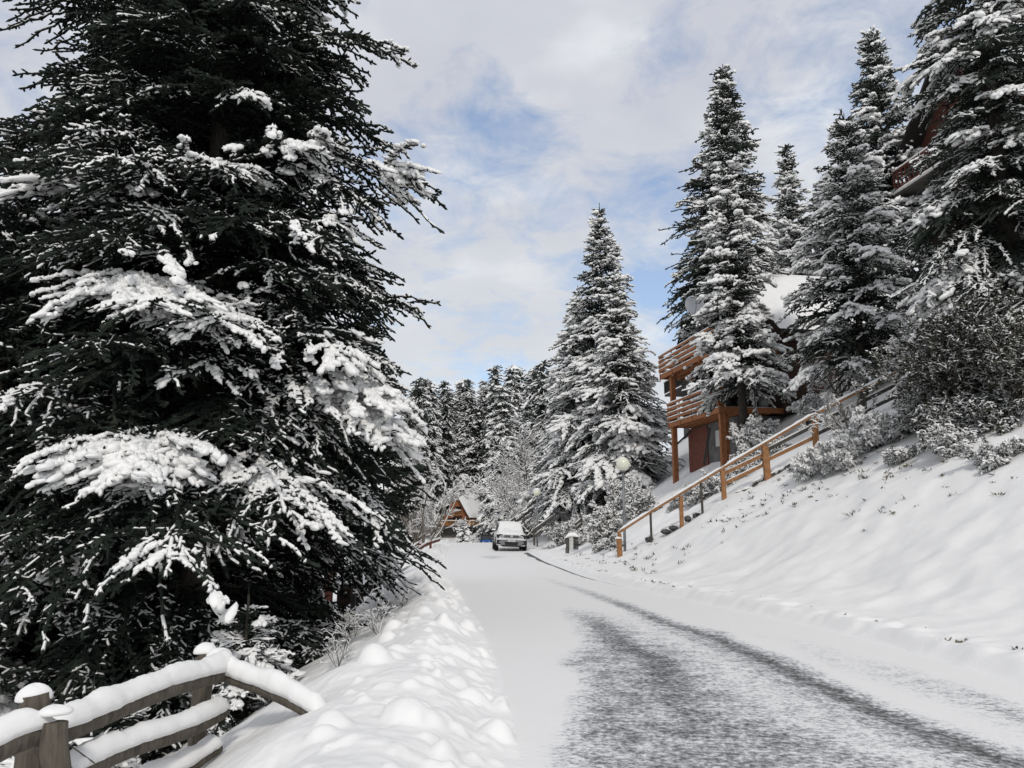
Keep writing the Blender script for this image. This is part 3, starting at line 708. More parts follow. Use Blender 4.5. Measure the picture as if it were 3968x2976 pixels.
# the firs of the middle distance
MID = dict(dz=.74, nper=8, ds=.23, lat=.44, dn=.19, sprig=.24, rt=.044, snow=.72, heavy=.42, hs=.11, zj=.28)
make_fir('fir_tree', base_at(2352, 52), 'tallest of the heavily snowed firs in the pair left of the orange balconies', height_to(2352, 800, 52), 4.9, 31, r=.28, z0=2.2, prof=.93, e_top=35, e_bot=-5, droop=42, **MID)
make_fir('fir_tree', base_at(2425, 46.5), 'right-hand lower fir of the snowy pair, beside the wooden balcony post', height_to(2425, 1050, 46.5), 3.4, 32, r=.22, z0=1.8, prof=.92, e_bot=-5, droop=42, **MID)
make_fir('fir_tree', base_at(2238, 57), 'slim snowy fir half hidden at the left side of the snowy pair', height_to(2238, 1115, 57), 4.4, 33, r=.2, z0=1.6, prof=.95, e_bot=-5, droop=40, **MID)
make_fir('fir_tree', base_at(2850, 38.0), 'tallest fir in front of the chalet, dark bristly top against the sky', height_to(2850, 262, 38), 3.7, 34, r=.30, z0=3.3, belly=([0, .15, .3, .45, 1], [.42, .56, .85, 1.0, 1.0]), prof=.74, e_top=30, e_bot=-5, droop=42,
         **{**MID, 'dz': .56, 'ds': .21, 'dn': .17, 'sprig': .22, 'rt': .040, 'snow': .50, 'heavy': .22})
make_fir('fir_tree', base_at(2905, 32.0), 'snow-plastered fir directly before the tallest one, covering the orange balconies', height_to(2905, 640, 32), 2.25, 35, r=.2, z0=3.3, prof=.70, e_top=35, e_bot=0, droop=42,
         **{**MID, 'dz': .60, 'ds': .19, 'dn': .15, 'sprig': .20, 'rt': .036, 'heavy': .45, 'hs': .10})
make_fir('fir_tree', base_at(3140, 48), 'pointed fir on the skyline right of the tallest fir', height_to(3140, 575, 48), 2.6, 36, z0=1.0, prof=.8, e_bot=5, droop=38, **MID)
make_fir('fir_tree', base_at(3255, 50), 'smallest pointed fir on the skyline', height_to(3255, 690, 50), 2.2, 37, z0=1.0, prof=.85, e_bot=5, droop=38, **MID)
make_fir('fir_tree', base_at(3385, 27), 'fir with a bare leader spike standing left of the red-brown balcony', height_to(3385, 440, 27), 2.5, 38, r=.14, z0=1.6, prof=.62, e_top=38, e_bot=0, droop=42,
         **{**MID, 'dz': .55, 'ds': .16, 'dn': .13, 'sprig': .17, 'rt': .030, 'heavy': .42, 'nper': 7, 'hs': .08})
make_fir('fir_tree', base_at(3550, 40), 'tall fir behind the red-brown balcony reaching towards the top of the frame', height_to(3550, 130, 40), 3.2, 39, r=.22, z0=3.0, prof=.66, e_top=30, e_bot=0, droop=40, **{**MID, 'dz': .66, 'ds': .20, 'dn': .17, 'sprig': .22, 'rt': .040, 'snow': .62})
make_fir('fir_tree', base_at(4040, 19.5), 'giant fir cut off by the right edge of the frame, boughs bowed under thick snow', 16, 2.75, 40, r=.26, z0=1.2, prof=.55, e_top=10, e_bot=-8, droop=58,
         dz=.62, nper=8, ds=.15, lat=.36, dn=.115, sprig=.145, rt=.027, snow=.50, heavy=.45, hs=.07, zj=.3, skip_above=13, dark=False)

# far forest: four firs built once, then copied one by one
FAR = dict(dz=.75, nper=6, ds=.55, lat=.36, dn=.5, sprig=.60, rt=.10, hs=.20)
protos = []
G_FAR = 'snow-dusted firs of the far forest'
far = [  # u, v of the top, distance, crown radius, prototype
    (1612, 1468, 150, 4.2, 0, 'leftmost bushy-topped fir on the far skyline'), (1660, 1490, 156, 3.8, 1, 'second bushy fir from the left on the far skyline'),
    (1712, 1478, 166, 3.4, 2, 'lone pointed fir on the far skyline above the A-frame chalet'), (1785, 1476, 170, 3.6, 3, 'left one of the twin-topped firs on the far skyline'),
    (1808, 1474, 172, 3.8, 0, 'right one of the twin-topped firs on the far skyline'), (1745, 1522, 168, 3.0, 1, 'short fir top between the lone pointed fir and the twin-topped firs'),
    (1918, 1418, 158, 4.2, 2, 'leftmost of the three tallest firs on the far skyline'), (1985, 1418, 160, 4.0, 3, 'middle one of the three tallest firs on the far skyline'),
    (2012, 1424, 163, 3.6, 0, 'rightmost of the three tallest firs on the far skyline'), (1882, 1498, 168, 3.4, 1, 'slim fir just left of the three tallest skyline firs'),
    (2072, 1432, 110, 3.6, 3, 'shaggy fir leaning into the left side of the snowy pair'), (2108, 1400, 100, 3.4, 2, 'fir top showing between the far forest and the snowy pair'),
    (1952, 1500, 128, 4.6, 1, 'broad snowy fir in the middle of the far forest'), (1850, 1585, 164, 4.4, 2, 'broad snowy fir above the roof of the A-frame chalet')]
def far_base(u, y): return base_at(u, y, .4)
for i in range(4):
    H0 = 22
    pr = make_fir('fir_tree', (0, 0, 0), 'x', H0, [4.6, 4.2, 4.0, 4.4][i], 60 + i, r=.28, z0=1.5, prof=[.75, .85, .9, .8][i], e_top=30, e_bot=-6, droop=40, group=G_FAR,
                  **{**FAR, 'snow': [.55, .7, .48, .62][i], 'heavy': [.08, .18, .05, .12][i]})
    protos.append(pr)
rgf = np.random.default_rng(77)
used = [False] * 4
def place_far(u, v, y, Rr, k, label):
    b_ = far_base(u, y); H = P(u, v, y)[2] - b_[2]; sc = H / 22.15; sxy = Rr / 4.2
    sxy = max(sxy, sc * .72)
    if used[k]: copy_thing(protos[k], b_, rgf.uniform(0, 6.28), (sxy, sxy, sc), label)
    else:
        used[k] = True; p = protos[k]; p.location = [float(q) for q in b_]; p.scale = (sxy, sxy, sc); p['label'] = label
for a in far: place_far(*a)
# the rest of the forest fills the hillside behind and between
for row, (y, n_, lo, hi, vb) in enumerate([(118, 6, 1560, 2160, 1720), (130, 6, 1600, 2120, 1640), (142, 8, 1540, 2150, 1590), (166, 9, 1520, 2230, 1500), (176, 9, 1540, 2230, 1480)]):
    for k in range(n_):
        u = lo + (hi - lo) * (k + rgf.uniform(.2, .8)) / n_; yy = y + rgf.uniform(-5, 5)
        if row < 3 and 1600 < u < 1985: yy = 166 + rgf.uniform(-3, 3)
        lab = ['snow-dusted fir low in the front row of the far forest', 'snow-dusted fir low in the front row of the far forest', 'snow-dusted fir in the middle rows of the far forest',
               'snow-dusted fir in the back rows of the far forest', 'snow-dusted fir in the back rows of the far forest'][row]
        place_far(u, vb + rgf.uniform(-35, 45), yy, rgf.uniform(3.6, 4.6), int(rgf.integers(4)), lab)
# forest seen in glimpses through the big firs, down in the valley on the left
for k in range(26):
    y = rgf.uniform(45, 130); u = rgf.uniform(-200, 1480)
    b_ = far_base(u, y); H = rgf.uniform(13, 20)
    v = V0 - (b_[2] + H - 1.6) / y * F_PX * .9 + 470
    if used[0]: copy_thing(protos[int(rgf.integers(4))], b_, rgf.uniform(0, 6), H / 22, 'fir glimpsed through gaps in the huge dark fir')
# fir right of the A-frame chalet
make_fir('fir_tree', base_at(1925, 128), 'snowy fir with a bare lower trunk standing right of the A-frame chalet', height_to(1925, 1600, 128), 3.2, 71, r=.32, z0=3.2, prof=.7, e_bot=-18, droop=38, **{**FAR, 'ds': .42, 'dn': .36, 'sprig': .46, 'rt': .075, 'snow': .9, 'heavy': .4})
make_fir('fir_tree', base_at(1798, 92, .1), 'small snow-smothered fir sapling in front of the A-frame chalet', height_to(1798, 2014, 92) , 1.05, 72, r=.05, z0=.25,
         dz=.3, nper=5, ds=.18, lat=.36, dn=.16, sprig=.2, rt=.04, snow=1.15, heavy=.7, hs=.12, prof=.75, e_bot=0, droop=45)

# ------------------------------------------------------------------ bare and leafy shrubs
def shrub_parts(seed, nst, L0, gens=3, kids=5, up=70, spread=35, shrink=.55, r0=.03, snow=.018, sw=.014, bend=.25, leafsnow=.75, leaf=0.0, leaf_r=.02, leaf_l=.07, bark='twig_bark', m=5, snow_gen=0, lean=(0, 0), leafmat='shrub_leaf', flat=.0, smat='tree_snow'):
    rg = np.random.default_rng(seed)
    az = rg.uniform(0, 2 * PI, nst); el = np.clip(R_(up) + rg.normal(0, R_(spread) * .5, nst), .1, 1.5)
    D = np.stack([np.cos(az) * np.cos(el) + lean[0], np.sin(az) * np.cos(el) + lean[1], np.sin(el)], 1); D /= np.linalg.norm(D, axis=1, keepdims=True)
    P_ = np.stack([rg.normal(0, .12 * L0 * .3, nst), rg.normal(0, .12 * L0 * .3, nst), np.zeros(nst)], 1)
    L = L0 * rg.uniform(.7, 1.15, nst); rr = np.full(nst, r0)
    sg_ = Seg(); S0, S1, SW, SH = [], [], [], []
    for g in range(gens):
        n_ = len(P_); pts = [P_]; d = D.copy()
        for k in range(m):
            d = d + rg.normal(0, bend * .45, d.shape); d[:, 2] += (.02 if g else .03) - flat * g
            d /= np.linalg.norm(d, axis=1, keepdims=True); pts.append(pts[-1] + d * (L / m)[:, None])
        pts = np.stack(pts, 1)
        a = pts[:, :-1].reshape(-1, 3); b_ = pts[:, 1:].reshape(-1, 3)
        tt = np.repeat(np.linspace(1, .55, m)[None], n_, 0).ravel(); r_ = np.repeat(rr, m) * tt
        sg_.add(a, b_, r_, r_, bark, 0, 'tri', False, g == 0, .95, .5)
        if g >= snow_gen and snow > 0:
            ax = b_ - a; hz = np.sqrt(ax[:, 0] ** 2 + ax[:, 1] ** 2) / (np.linalg.norm(ax, axis=1) + 1e-9)
            ok = (hz > .35) & (rg.random(len(a)) < .2 + leafsnow)
            am = hz[ok] * rg.uniform(.55, 1.3, ok.sum())
            S0.append(a[ok]); S1.append(b_[ok]); SW.append(np.maximum(r_[ok] * 1.05, sw) * (.7 + .4 * am)); SH.append(snow * am + r_[ok] * .5)
            
        if g == gens - 1:
            if leaf > 0:
                for rep in range(int(leaf)):
                    q = a + (b_ - a) * rg.random((len(a), 1)); dd = rg.normal(0, 1, q.shape); dd[:, 2] = dd[:, 2] * .5 - .15; dd /= np.linalg.norm(dd, axis=1, keepdims=True)
                    ln = leaf_l * rg.uniform(.6, 1.3, len(q)); e_ = q + dd * ln[:, None]
                    sg_.add(q, e_, leaf_r, leaf_r * .35, leafmat, 0, 'quad', True, False, .3, .5)
                    ok = rg.random(len(q)) < leafsnow
                    S0.append(q[ok]); S1.append(e_[ok]); SW.append(np.full(ok.sum(), leaf_r * 1.05) * rg.uniform(.6, 1.2, ok.sum())); SH.append(snow * rg.uniform(.6, 1.5, ok.sum()))
            break
        kn = kids; src = np.repeat(np.arange(n_), kn); tpos = rg.uniform(.2, 1.0, len(src)) * m; k0 = np.clip(tpos.astype(int), 0, m - 1); fr = (tpos - k0)[:, None]
        P2 = pts[src, k0] * (1 - fr) + pts[src, k0 + 1] * fr
        base = pts[src, k0 + 1] - pts[src, k0]; base /= np.linalg.norm(base, axis=1, keepdims=True)
        rn = rg.normal(0, 1, base.shape); rn -= base * (rn * base).sum(1, keepdims=True); rn /= np.linalg.norm(rn, axis=1, keepdims=True)
        an = R_(spread + 12) + rg.normal(0, .2, len(src))
        D = base * np.cos(an)[:, None] + rn * np.sin(an)[:, None]; D[:, 2] += .06 - flat; D /= np.linalg.norm(D, axis=1, keepdims=True)
        L = L[src] * shrink * rg.uniform(.6, 1.2, len(src)) * (1.15 - .45 * tpos / m); rr = rr[src] * .55; P_ = P2
    if S0:
        a, b_, w_, h_ = map(np.concatenate, (S0, S1, SW, SH))
        sg_.add(a, b_, w_, h_, smat, 0.0, 'cap', False, True, .9, .5)
    return sg_
def make_shrub(name, loc, label, seed, rz=0.0, group=None, cat='shrub', part='branches', **kw):
    root = empty(name, loc, label, cat, rz, group)
    shrub_parts(seed, **kw).build(part, root)
    return root

# tall bare deciduous trees between the far forest and the snowy pair
def bare_tree(loc, label, seed, H, spread=30, kids=6, gens=4, lean=(0, 0), r0=.12, snow=.05, sw=.035, nst=3, up=78, bark='pale_bark', rt=0):
    root = empty('bare_tree', loc, label, 'tree')
    tb = MB(); tb.tube([(0, 0, -.5), (lean[0] * .3, lean[1] * .3, H * .18)], [r0 * 1.5, r0 * 1.1], bark, 10); tb.build('trunk', root)
    s_ = shrub_parts(seed, nst, H * .62, gens=gens, kids=kids, up=up, spread=spread, shrink=.5, r0=r0, snow=snow, sw=sw, bark=bark, m=5, lean=lean, bend=.22)
    s_.build('crown', root)
    return root
bare_tree(base_at(2075, 70), 'wide grey bare tree laced with snow behind the second lamp post', 101, 11.5, nst=7, kids=7, spread=34, up=66, gens=4, r0=.10)
bare_tree(base_at(2085, 84), 'fine-twigged bare tree laced with snow directly behind the parked white car', 102, 11.5, nst=6, kids=7, up=68, gens=4, r0=.10)
bare_tree(base_at(2150, 60), 'shorter bare tree laced with snow under the left boughs of the snowy pair', 103, 7.5, nst=6, kids=7, up=62, gens=4, r0=.08, snow=.04, sw=.028)
bare_tree(base_at(1640, 62), 'spreading bare tree with long snow-lined limbs reaching over the A-frame chalet', 104, 9.5, nst=4, kids=5, up=62, spread=30, lean=(.22, 0), r0=.10)
bare_tree(base_at(1560, 75), 'tall bare tree laced with snow at the right edge of the huge dark fir', 105, 13, nst=5, kids=6, up=70, r0=.15)
bare_tree(base_at(1610, 112), 'bare tree with brownish twigs on the slope left of the A-frame chalet', 106, 11, nst=5, kids=6, up=72, r0=.15, bark='twig_bark', sw=.05, snow=.06)
bare_tree(base_at(1480, 50), 'bare snowy tree glimpsed low behind the right boughs of the huge fir', 107, 7.5, nst=5, kids=6, up=62, r0=.10)
bare_tree(base_at(3030, 46), 'bare twiggy tree between the tallest fir and the pointed skyline fir', 108, 9.5, nst=5, kids=6, up=72, r0=.10, snow=.035, sw=.025)
bare_tree(base_at(3290, 31), 'bare tree with fanned grey twigs left of the fir with the leader spike', 109, 3.6, nst=7, kids=6, up=45, spread=30, r0=.05, snow=.022, sw=.015)
bare_tree(base_at(3330, 23), 'bare arching tree with grey twigs over the upper end of the handrail', 110, 2.0, nst=6, kids=5, up=60, spread=30, lean=(-.3, 0), r0=.05, snow=.02, sw=.013)

LEAFY = dict(gens=3, kids=5, shrink=.5, leaf=3, leaf_r=.022, leaf_l=.09, snow=.030, sw=.016, r0=.02)
def shrub_at(u, v_, y, H, label, seed, **kw):
    b_ = base_at(u, y, .08); H *= .62; a = dict(nst=10, L0=H, up=60, spread=38); a.update(LEAFY); a.update(kw)
    return make_shrub('snowy_shrub', b_, label, seed, **a)
shrub_at(2350, 0, 34, 2.1, 'large snow-laden leafy shrub left of the near lamp post', 201, nst=16, leaf_r=.03, leaf_l=.12, snow=.045)
shrub_at(2470, 0, 34, 2.3, 'snow-laden leafy shrub between the near lamp post and the balcony post', 202, nst=14, leaf_r=.03, leaf_l=.12, snow=.04)
shrub_at(2400, 0, 37, 3.0, 'tall leafy shrub behind the near lamp globe', 203, nst=14, leaf_r=.03, leaf_l=.12, snow=.04)
shrub_at(2230, 0, 38, 1.9, 'grey-green shrub behind the meter cabinet', 204, nst=14, leaf_r=.035, leaf_l=.12, snow=.03)
shrub_at(2180, 0, 43, 2.0, 'grey-green shrub right of the second lamp post', 205, nst=14, leaf_r=.035, leaf_l=.12, snow=.03)
shrub_at(2130, 0, 52, 2.4, 'grey shrub behind the dark stair fence', 206, nst=14, leaf_r=.04, leaf_l=.14, snow=.04)
shrub_at(2345, 0, 31, .7, 'low spreading shrub at the edge of the bank by the meter cabinet', 207, nst=12, up=35)
shrub_at(2370, 0, 29, .8, 'low shrub with drooping leaves at the foot of the near lamp post', 208, nst=12, up=35)
shrub_at(2700, 0, 29, 1.0, 'dark low shrub below the lower orange balcony', 209, nst=16, up=45)
shrub_at(2790, 0, 28.5, 1.3, 'dark shrub behind the third thick post of the handrail', 210, nst=16, up=50)
shrub_at(2900, 0, 28.5, 1.4, 'dark spreading shrub behind the middle of the handrail', 211, nst=18, up=45)
shrub_at(3010, 0, 28.5, 1.0, 'rounded shrub in front of the dark chalet wall', 212, nst=18, up=50)
shrub_at(2940, 0, 31.0, 2.0, 'shrub with a round snow-capped head in front of the dark chalet wall', 213, nst=12, up=72, spread=30, snow=.06)
shrub_at(3150, 0, 30.0, 1.6, 'taller snow-capped shrub beside the upper part of the handrail', 214, nst=12, up=70, spread=30, snow=.06)
shrub_at(2640, 0, 30, .8, 'low shrub at the foot of the left balcony post', 215, nst=14, up=40)
# shrubs on the bank at the right
shrub_at(3150, 0, 21.5, 1.0, 'arching snowy shrub overhanging the bank below the handrail, leftmost of the thicket', 221, nst=22, up=38, leaf_l=.09, snow=.06, leafsnow=.95)
shrub_at(3290, 0, 20.5, 1.1, 'large snowy shrub hanging over the bank, middle of the thicket below the bare tree', 222, nst=26, up=42, leaf_l=.09, snow=.06, leafsnow=.95)
shrub_at(3430, 0, 20.5, 1.35, 'snow-heaped shrub at the right part of the thicket on the bank', 223, nst=26, up=45, leaf_l=.09, snow=.065, leafsnow=.95)
shrub_at(3420, 0, 27, 1.9, 'grey twiggy shrub behind the thicket on the bank', 224, nst=20, up=55)
shrub_at(3640, 0, 21, 3.0, 'grey twiggy shrub under the left boughs of the giant fir', 225, nst=22, up=58)
shrub_at(3740, 0, 18.5, 3.7, 'brownish twiggy shrub under the giant fir', 226, nst=30, up=66, snow=.014, leaf=4, leafsnow=.22)
shrub_at(3880, 0, 17.8, 3.8, 'brownish leafy shrub at the right edge under the giant fir', 227, nst=30, up=66, snow=.012, leaf=4, leafsnow=.15)
shrub_at(3990, 0, 16.5, 2.9, 'dark leafy shrub cut off by the right edge of the frame', 228, nst=26, up=62, snow=.012, leaf=4, leafsnow=.25)
shrub_at(3700, 0, 16.6, .9, 'low snowy shrub on the bank in front of the brownish shrubs', 229, nst=16, up=35)
shrub_at(3880, 0, 15.0, .8, 'low snowy shrub on the bank near the right edge', 230, nst=16, up=35)
shrub_at(3520, 0, 18.2, .6, 'low dark shrub at the lower edge of the thicket', 231, nst=14, up=30)
shrub_at(3740, 0, 17.4, 1.3, 'brown shrub filling the foot of the thicket under the giant fir', 232, nst=22, up=40, snow=.02, leafsnow=.4)
shrub_at(3900, 0, 16.6, 1.3, 'brown shrub low at the right edge above the low snowy shrubs', 233, nst=22, up=40, snow=.02, leafsnow=.4)
shrub_at(3600, 0, 19.4, 1.5, 'grey-brown shrub at the left foot of the brownish thicket', 234, nst=22, up=45, snow=.025, leafsnow=.5)
# verge on the left: dry stalks and a drooping shrub at the edge of the ploughed snow
for (u, y, H, lab, sd_) in [(1480, 10.5, .75, 'bare twiggy shrub with crusted snow at the verge beside the huge fir', 241), (1330, 9.0, .7, 'bare twiggy shrub with fan-shaped snowy twigs right of the log fence', 242),
                            (1560, 13.0, .6, 'thin dry stalks standing behind the snow lumps', 243), (1380, 11.5, .9, 'dark twiggy shrub under the lowest bough of the huge fir', 244)]:
    b_ = base_at(u, y, .05); make_shrub('bare_shrub', b_, lab, sd_, nst=6, L0=H * .6, gens=3, kids=5, up=45, spread=34, r0=.007, snow=.006, sw=.004, bark='bark')
# tufts and twigs showing through the snow of the bank
def tufts(name, pts, seed, size, mats=('twig_bark', 'shrub_leaf', 'dead_grass')):
    rg = np.random.default_rng(seed); sg_ = Seg()
    for q, (x, y, k) in enumerate(pts):
        z = gz(x, y); n_ = int(rg.integers(4, 11)); a = rg.uniform(0, 2 * PI, n_); e = rg.uniform(.1, .9, n_); ln = size * k * rg.uniform(.5, 1.3, n_)
        p0 = np.stack([x + rg.normal(0, .035 * k, n_), y + rg.normal(0, .035 * k, n_), np.full(n_, z - .01)], 1)
        d = np.stack([np.cos(a) * np.cos(e), np.sin(a) * np.cos(e), np.sin(e)], 1)
        sg_.add(p0, p0 + d * ln[:, None], rg.uniform(.006, .020, n_), .005, mats[int(rg.integers(len(mats)))], 0, 'quad', True, False, .4, .5)
    return sg_.build(name)
rgt = np.random.default_rng(5)
pts = []
for k in range(400):
    y = rgt.uniform(8, 24); s0 = rgt.gamma(6, .75) + 1.2
    x = float(xr_(y)) + s0
    if vnoise(np.array([x]), np.array([y]), .45, 61)[0] + .9 * sstep((s0 - 3.0) / 3) < .62 : continue
    if x / y > .70: continue
    pts.append((x, y, rgt.uniform(.5, 1.6)))
for k in range(60):
    y = 7 + 24 * rgt.random() ** 1.3; pts.append((float(xr_(y)) + rgt.uniform(.35, .6), y, rgt.uniform(.3, .8)))
for k in range(50):
    y = rgt.uniform(20, 33); pts.append((float(xr_(y)) + rgt.uniform(1.0, 2.6), y, rgt.uniform(.8, 1.8)))
o = tufts('grass_tufts', pts, 6, .10); o['kind'] = 'stuff'
print('segments', NSEG)

# ------------------------------------------------------------------ log fence in the foreground
def q4(x, y): return x / 1.7015, 2350 + y / 1.7015
fence = empty('log_fence', P(*q4(1340, 950), 6.9), 'weathered grey log fence with thick snow on its rails in the lower left corner', 'fence')
fo = np.array(fence.location)
rgl = np.random.default_rng(3)
def log(name, a, b_, r, mat='weathered_wood', n=12, taper=.92, parent=fence, o_=fo, sides=12, ell=1.0):
    a = np.array(a) - o_; b_ = np.array(b_) - o_; ts = np.linspace(0, 1, n)
    ph = rgl.uniform(0, 6, 3)
    pts = [a + (b_ - a) * t_ + np.array([math.sin(t_ * 5 + ph[0]), math.sin(t_ * 4 + ph[1]), math.sin(t_ * 6 + ph[2])]) * r * .24 for t_ in ts]
    mb = MB(); mb.tube(pts, [r * (1 - (1 - taper) * t_) * (1 + .05 * math.sin(9 * t_ + ph[1])) for t_ in ts], mat, sides, ell=ell)
    return mb, mb.build(name, parent), pts
def railing(p, q, r, sn_w, sn_t, seed, s0=0.0, s1=1.0):
    mb, ob, pts = log('rail', p, q, r, 'weathered_wood')
    s_ = MB(); up_ = [pt + np.array([0, 0, r * .62]) for pt in pts]
    s_.snow_strip(up_, sn_w, sn_t, seed, .035, 'snow', .22); s_.build('snow_cover', ob)
    return ob
def post(top, low, r, cap=None, seed=0, mat='weathered_wood'):
    mb, ob, pts = log('post', low, top, r, mat)
    if cap:
        c = MB(); t_ = np.array(top) - fo; rg = np.random.default_rng(seed)
        c.ellipsoid((t_[0], t_[1], t_[2] - .01), (cap[0], cap[0], cap[1]), 'snow', 20, 12, -.12, lambda a, b_: 1 + .05 * math.sin(3 * a + seed) + .03 * math.sin(5 * a)); c.build('snow_cover', ob)
    return ob
post(P(*q4(392, 735), 4.75), P(*q4(365, 1500), 4.75), .075)
post(P(*q4(222, 590), 5.25), P(*q4(170, 1500), 5.25), .095, (.105, .085), 1)
post(P(*q4(1352, 290), 7.0), P(*q4(1285, 1300), 7.0), .082, (.095, .075), 2)
railing(P(*q4(-500, 1075), 4.2), P(*q4(335, 838), 4.80), .078, .14, .105, 11)
railing(P(*q4(330, 835), 4.95), P(*q4(1490, 425), 6.95), .074, .15, .115, 12)
railing(P(*q4(1440, 415), 6.95), P(*q4(2150, 730), 6.25), .062, .14, .11, 13)
railing(P(*q4(440, 1135), 5.05), P(*q4(1465, 690), 6.85), .068, .14, .10, 14)
railing(P(*q4(900, 1200), 5.9), P(*q4(1445, 945), 6.80), .062, .13, .09, 15)
c = MB(); pk = P(*q4(1445, 330), 6.93) - fo; c.ellipsoid(pk, (.10, .10, .07), 'snow', 18, 10, -.5, lambda a, b_: 1 + .07 * math.sin(2 * a + 1)); c.build('snow_cover', fence)
c = MB(); pk = P(*q4(365, 690), 4.75) - fo; c.ellipsoid(pk, (.092, .082, .034), 'snow', 18, 10, -.5, lambda a, b_: 1 + .07 * math.sin(3 * a + 1)); c.build('snow_cover', fence)
mb = MB(); mb.tube([P(*q4(440, 900), 4.9) - fo, P(*q4(530, 965), 5.1) - fo, P(*q4(625, 1035), 5.2) - fo], .004, 'twig_bark', 5); mb.build('wire', fence)

# ------------------------------------------------------------------ handrail up the bank
def q3(x, y): return 2300 + x / 1.6592, 1200 + y / 1.6592
def yr(x): return 26.3 - (x - 165) * .00165
def R3(x, y, dy=0): return P(*q3(x, y), yr(x) + dy)
hr = empty('stair_handrail', R3(175, 1612), 'orange-brown wooden handrail with a snowy top rail climbing the bank on the right', 'handrail')
ho = np.array(hr.location)
topl = [(155, 1437), (370, 1298), (560, 1195), (697, 1108), (830, 1020), (1105, 868), (1425, 672), (1600, 585), (1760, 505), (1990, 380)]
for i, (a, b_) in enumerate(zip([topl[0], topl[1], topl[4], topl[6]], [topl[1], topl[4], topl[6], topl[9]])):
    A, B = R3(*a) - ho, R3(*b_) - ho; B = A + (B - A) * .995
    m_ = MB(); m_.beam(A, B, .11, .075, 'rail_wood'); ob = m_.build('top_rail', hr)
    m_ = MB(); m_.snow_strip([A + (0, 0, .035), B + (0, 0, .035)], .13, .075, 31 + i, .12, 'snow', .35); m_.build('snow_cover', ob)
for (xt, yt, xb, yb, wd, mat) in [(166, 1440, 180, 1625, .12, 'rail_wood'), (562, 1200, 567, 1400, .12, 'rail_wood'), (828, 1025, 843, 1232, .14, 'rail_wood'), (1100, 875, 1122, 1075, .19, 'rail_wood'),
                                  (1418, 685, 1430, 840, .16, 'rail_wood'), (1728, 530, 1745, 700, .15, 'grey_wood'), (366, 1305, 374, 1505, .07, 'grey_wood'), (690, 1115, 703, 1320, .07, 'grey_wood'), (1965, 400, 1975, 570, .15, 'grey_wood')]:
    A, B = R3(xt, yt, .03) - ho, R3(xb, yb, .03) - ho; B[2] -= .35
    m_ = MB(); m_.beam(B, A, wd, wd * .8, mat, (0, 1, 0)); m_.build('post', hr)
m_ = MB(); A, B = R3(160, 1470, -.15) - ho, R3(172, 1615, -.15) - ho; m_.beam(B - (0, 0, .3), A, .14, .10, 'rail_wood', (0, 1, 0)); ob = m_.build('post', hr)
m_ = MB(); m_.ellipsoid(A, (.11, .08, .05), 'snow', 12, 8, -.2); m_.build('snow_cover', ob)
for i, (a, b_, mat) in enumerate([((835, 1056), (1098, 930), 'rail_wood'), ((838, 1120), (1105, 993), 'rail_wood'), ((1115, 902), (1418, 745), 'grey_wood'), ((1120, 965), (1420, 820), 'rail_wood'),
                                  ((1430, 735), (1740, 585), 'grey_wood'), ((1435, 800), (1745, 652), 'grey_wood'), ((1740, 585), (1990, 460), 'grey_wood'), ((1745, 652), (1990, 535), 'grey_wood')]):
    A, B = R3(*a, .10 + .003 * i) - ho, R3(*b_, .10 + .003 * i) - ho
    m_ = MB(); m_.beam(A, B, .05, .11, mat); ob = m_.build('lower_rail', hr)
    m_ = MB(); m_.snow_strip([A + (0, 0, .055), B + (0, 0, .055)], .07, .035, 51 + i, .15, 'snow', .5); m_.build('snow_cover', ob)
# dry stone edging showing through the snow beside the steps
def stones(name, pts, label, seed, w_=.35, h_=.30, snow_=True):
    o0 = np.array(pts[0]); rt_ = empty(name, o0, label, 'stone wall')
    rg = np.random.default_rng(seed); m_ = MB(); s_ = MB()
    for a, b_ in zip(pts[:-1], pts[1:]):
        a = np.array(a); b_ = np.array(b_); n = max(1, int(np.linalg.norm(b_ - a) / .22))
        for k in range(n):
            c_ = a + (b_ - a) * (k + .5) / n - o0 + rg.normal(0, .03, 3); r_ = rg.uniform(.11, .17)
            f_ = rg.uniform(0, 6)
            m_.ellipsoid(c_ + (0, 0, -.05), (r_, r_ * .9, h_ * rg.uniform(.5, .8)), 'stone', 10, 6, -1, lambda t_, p_, f=f_: 1 + .12 * math.sin(3 * t_ + f) + .08 * math.sin(4 * p_ + f))
        s_.snow_strip([a - o0 + (0, .05, h_ * .5), b_ - o0 + (0, .05, h_ * .5)], w_, .12, seed, .12, 'snow', .6)
    m_.build('stones', rt_); s_.build('snow_cover', rt_); return rt_
stones('stone_edging', [R3(1020, 1150, .25), R3(1130, 1100, .25), R3(1230, 1050, .3), R3(1340, 975, .3)], 'dark dry-stone edging poking out of the snow right of the widest handrail post', 71, .3, .36)
stones('stone_edging', [R3(585, 1352, .2), R3(640, 1325, .2), R3(690, 1312, .2)], 'short row of dark stones under the handrail between the fourth and fifth posts', 72, .2, .16)
stones('stone_edging', [R3(440, 1432, .2), R3(500, 1400, .2), R3(550, 1378, .2)], 'short row of dark stones just left of the second thick handrail post', 73, .2, .16)
stones('stone_edging', [R3(905, 1195, .2), R3(960, 1175, .2), R3(1010, 1160, .2)], 'low dark stones between the third and fourth thick handrail posts', 74, .25, .14)
stones('stone_edging', [R3(350, 1480, .2), R3(385, 1462, .2)], 'few dark stones at the foot of the thin grey post low on the handrail', 75, .2, .14)

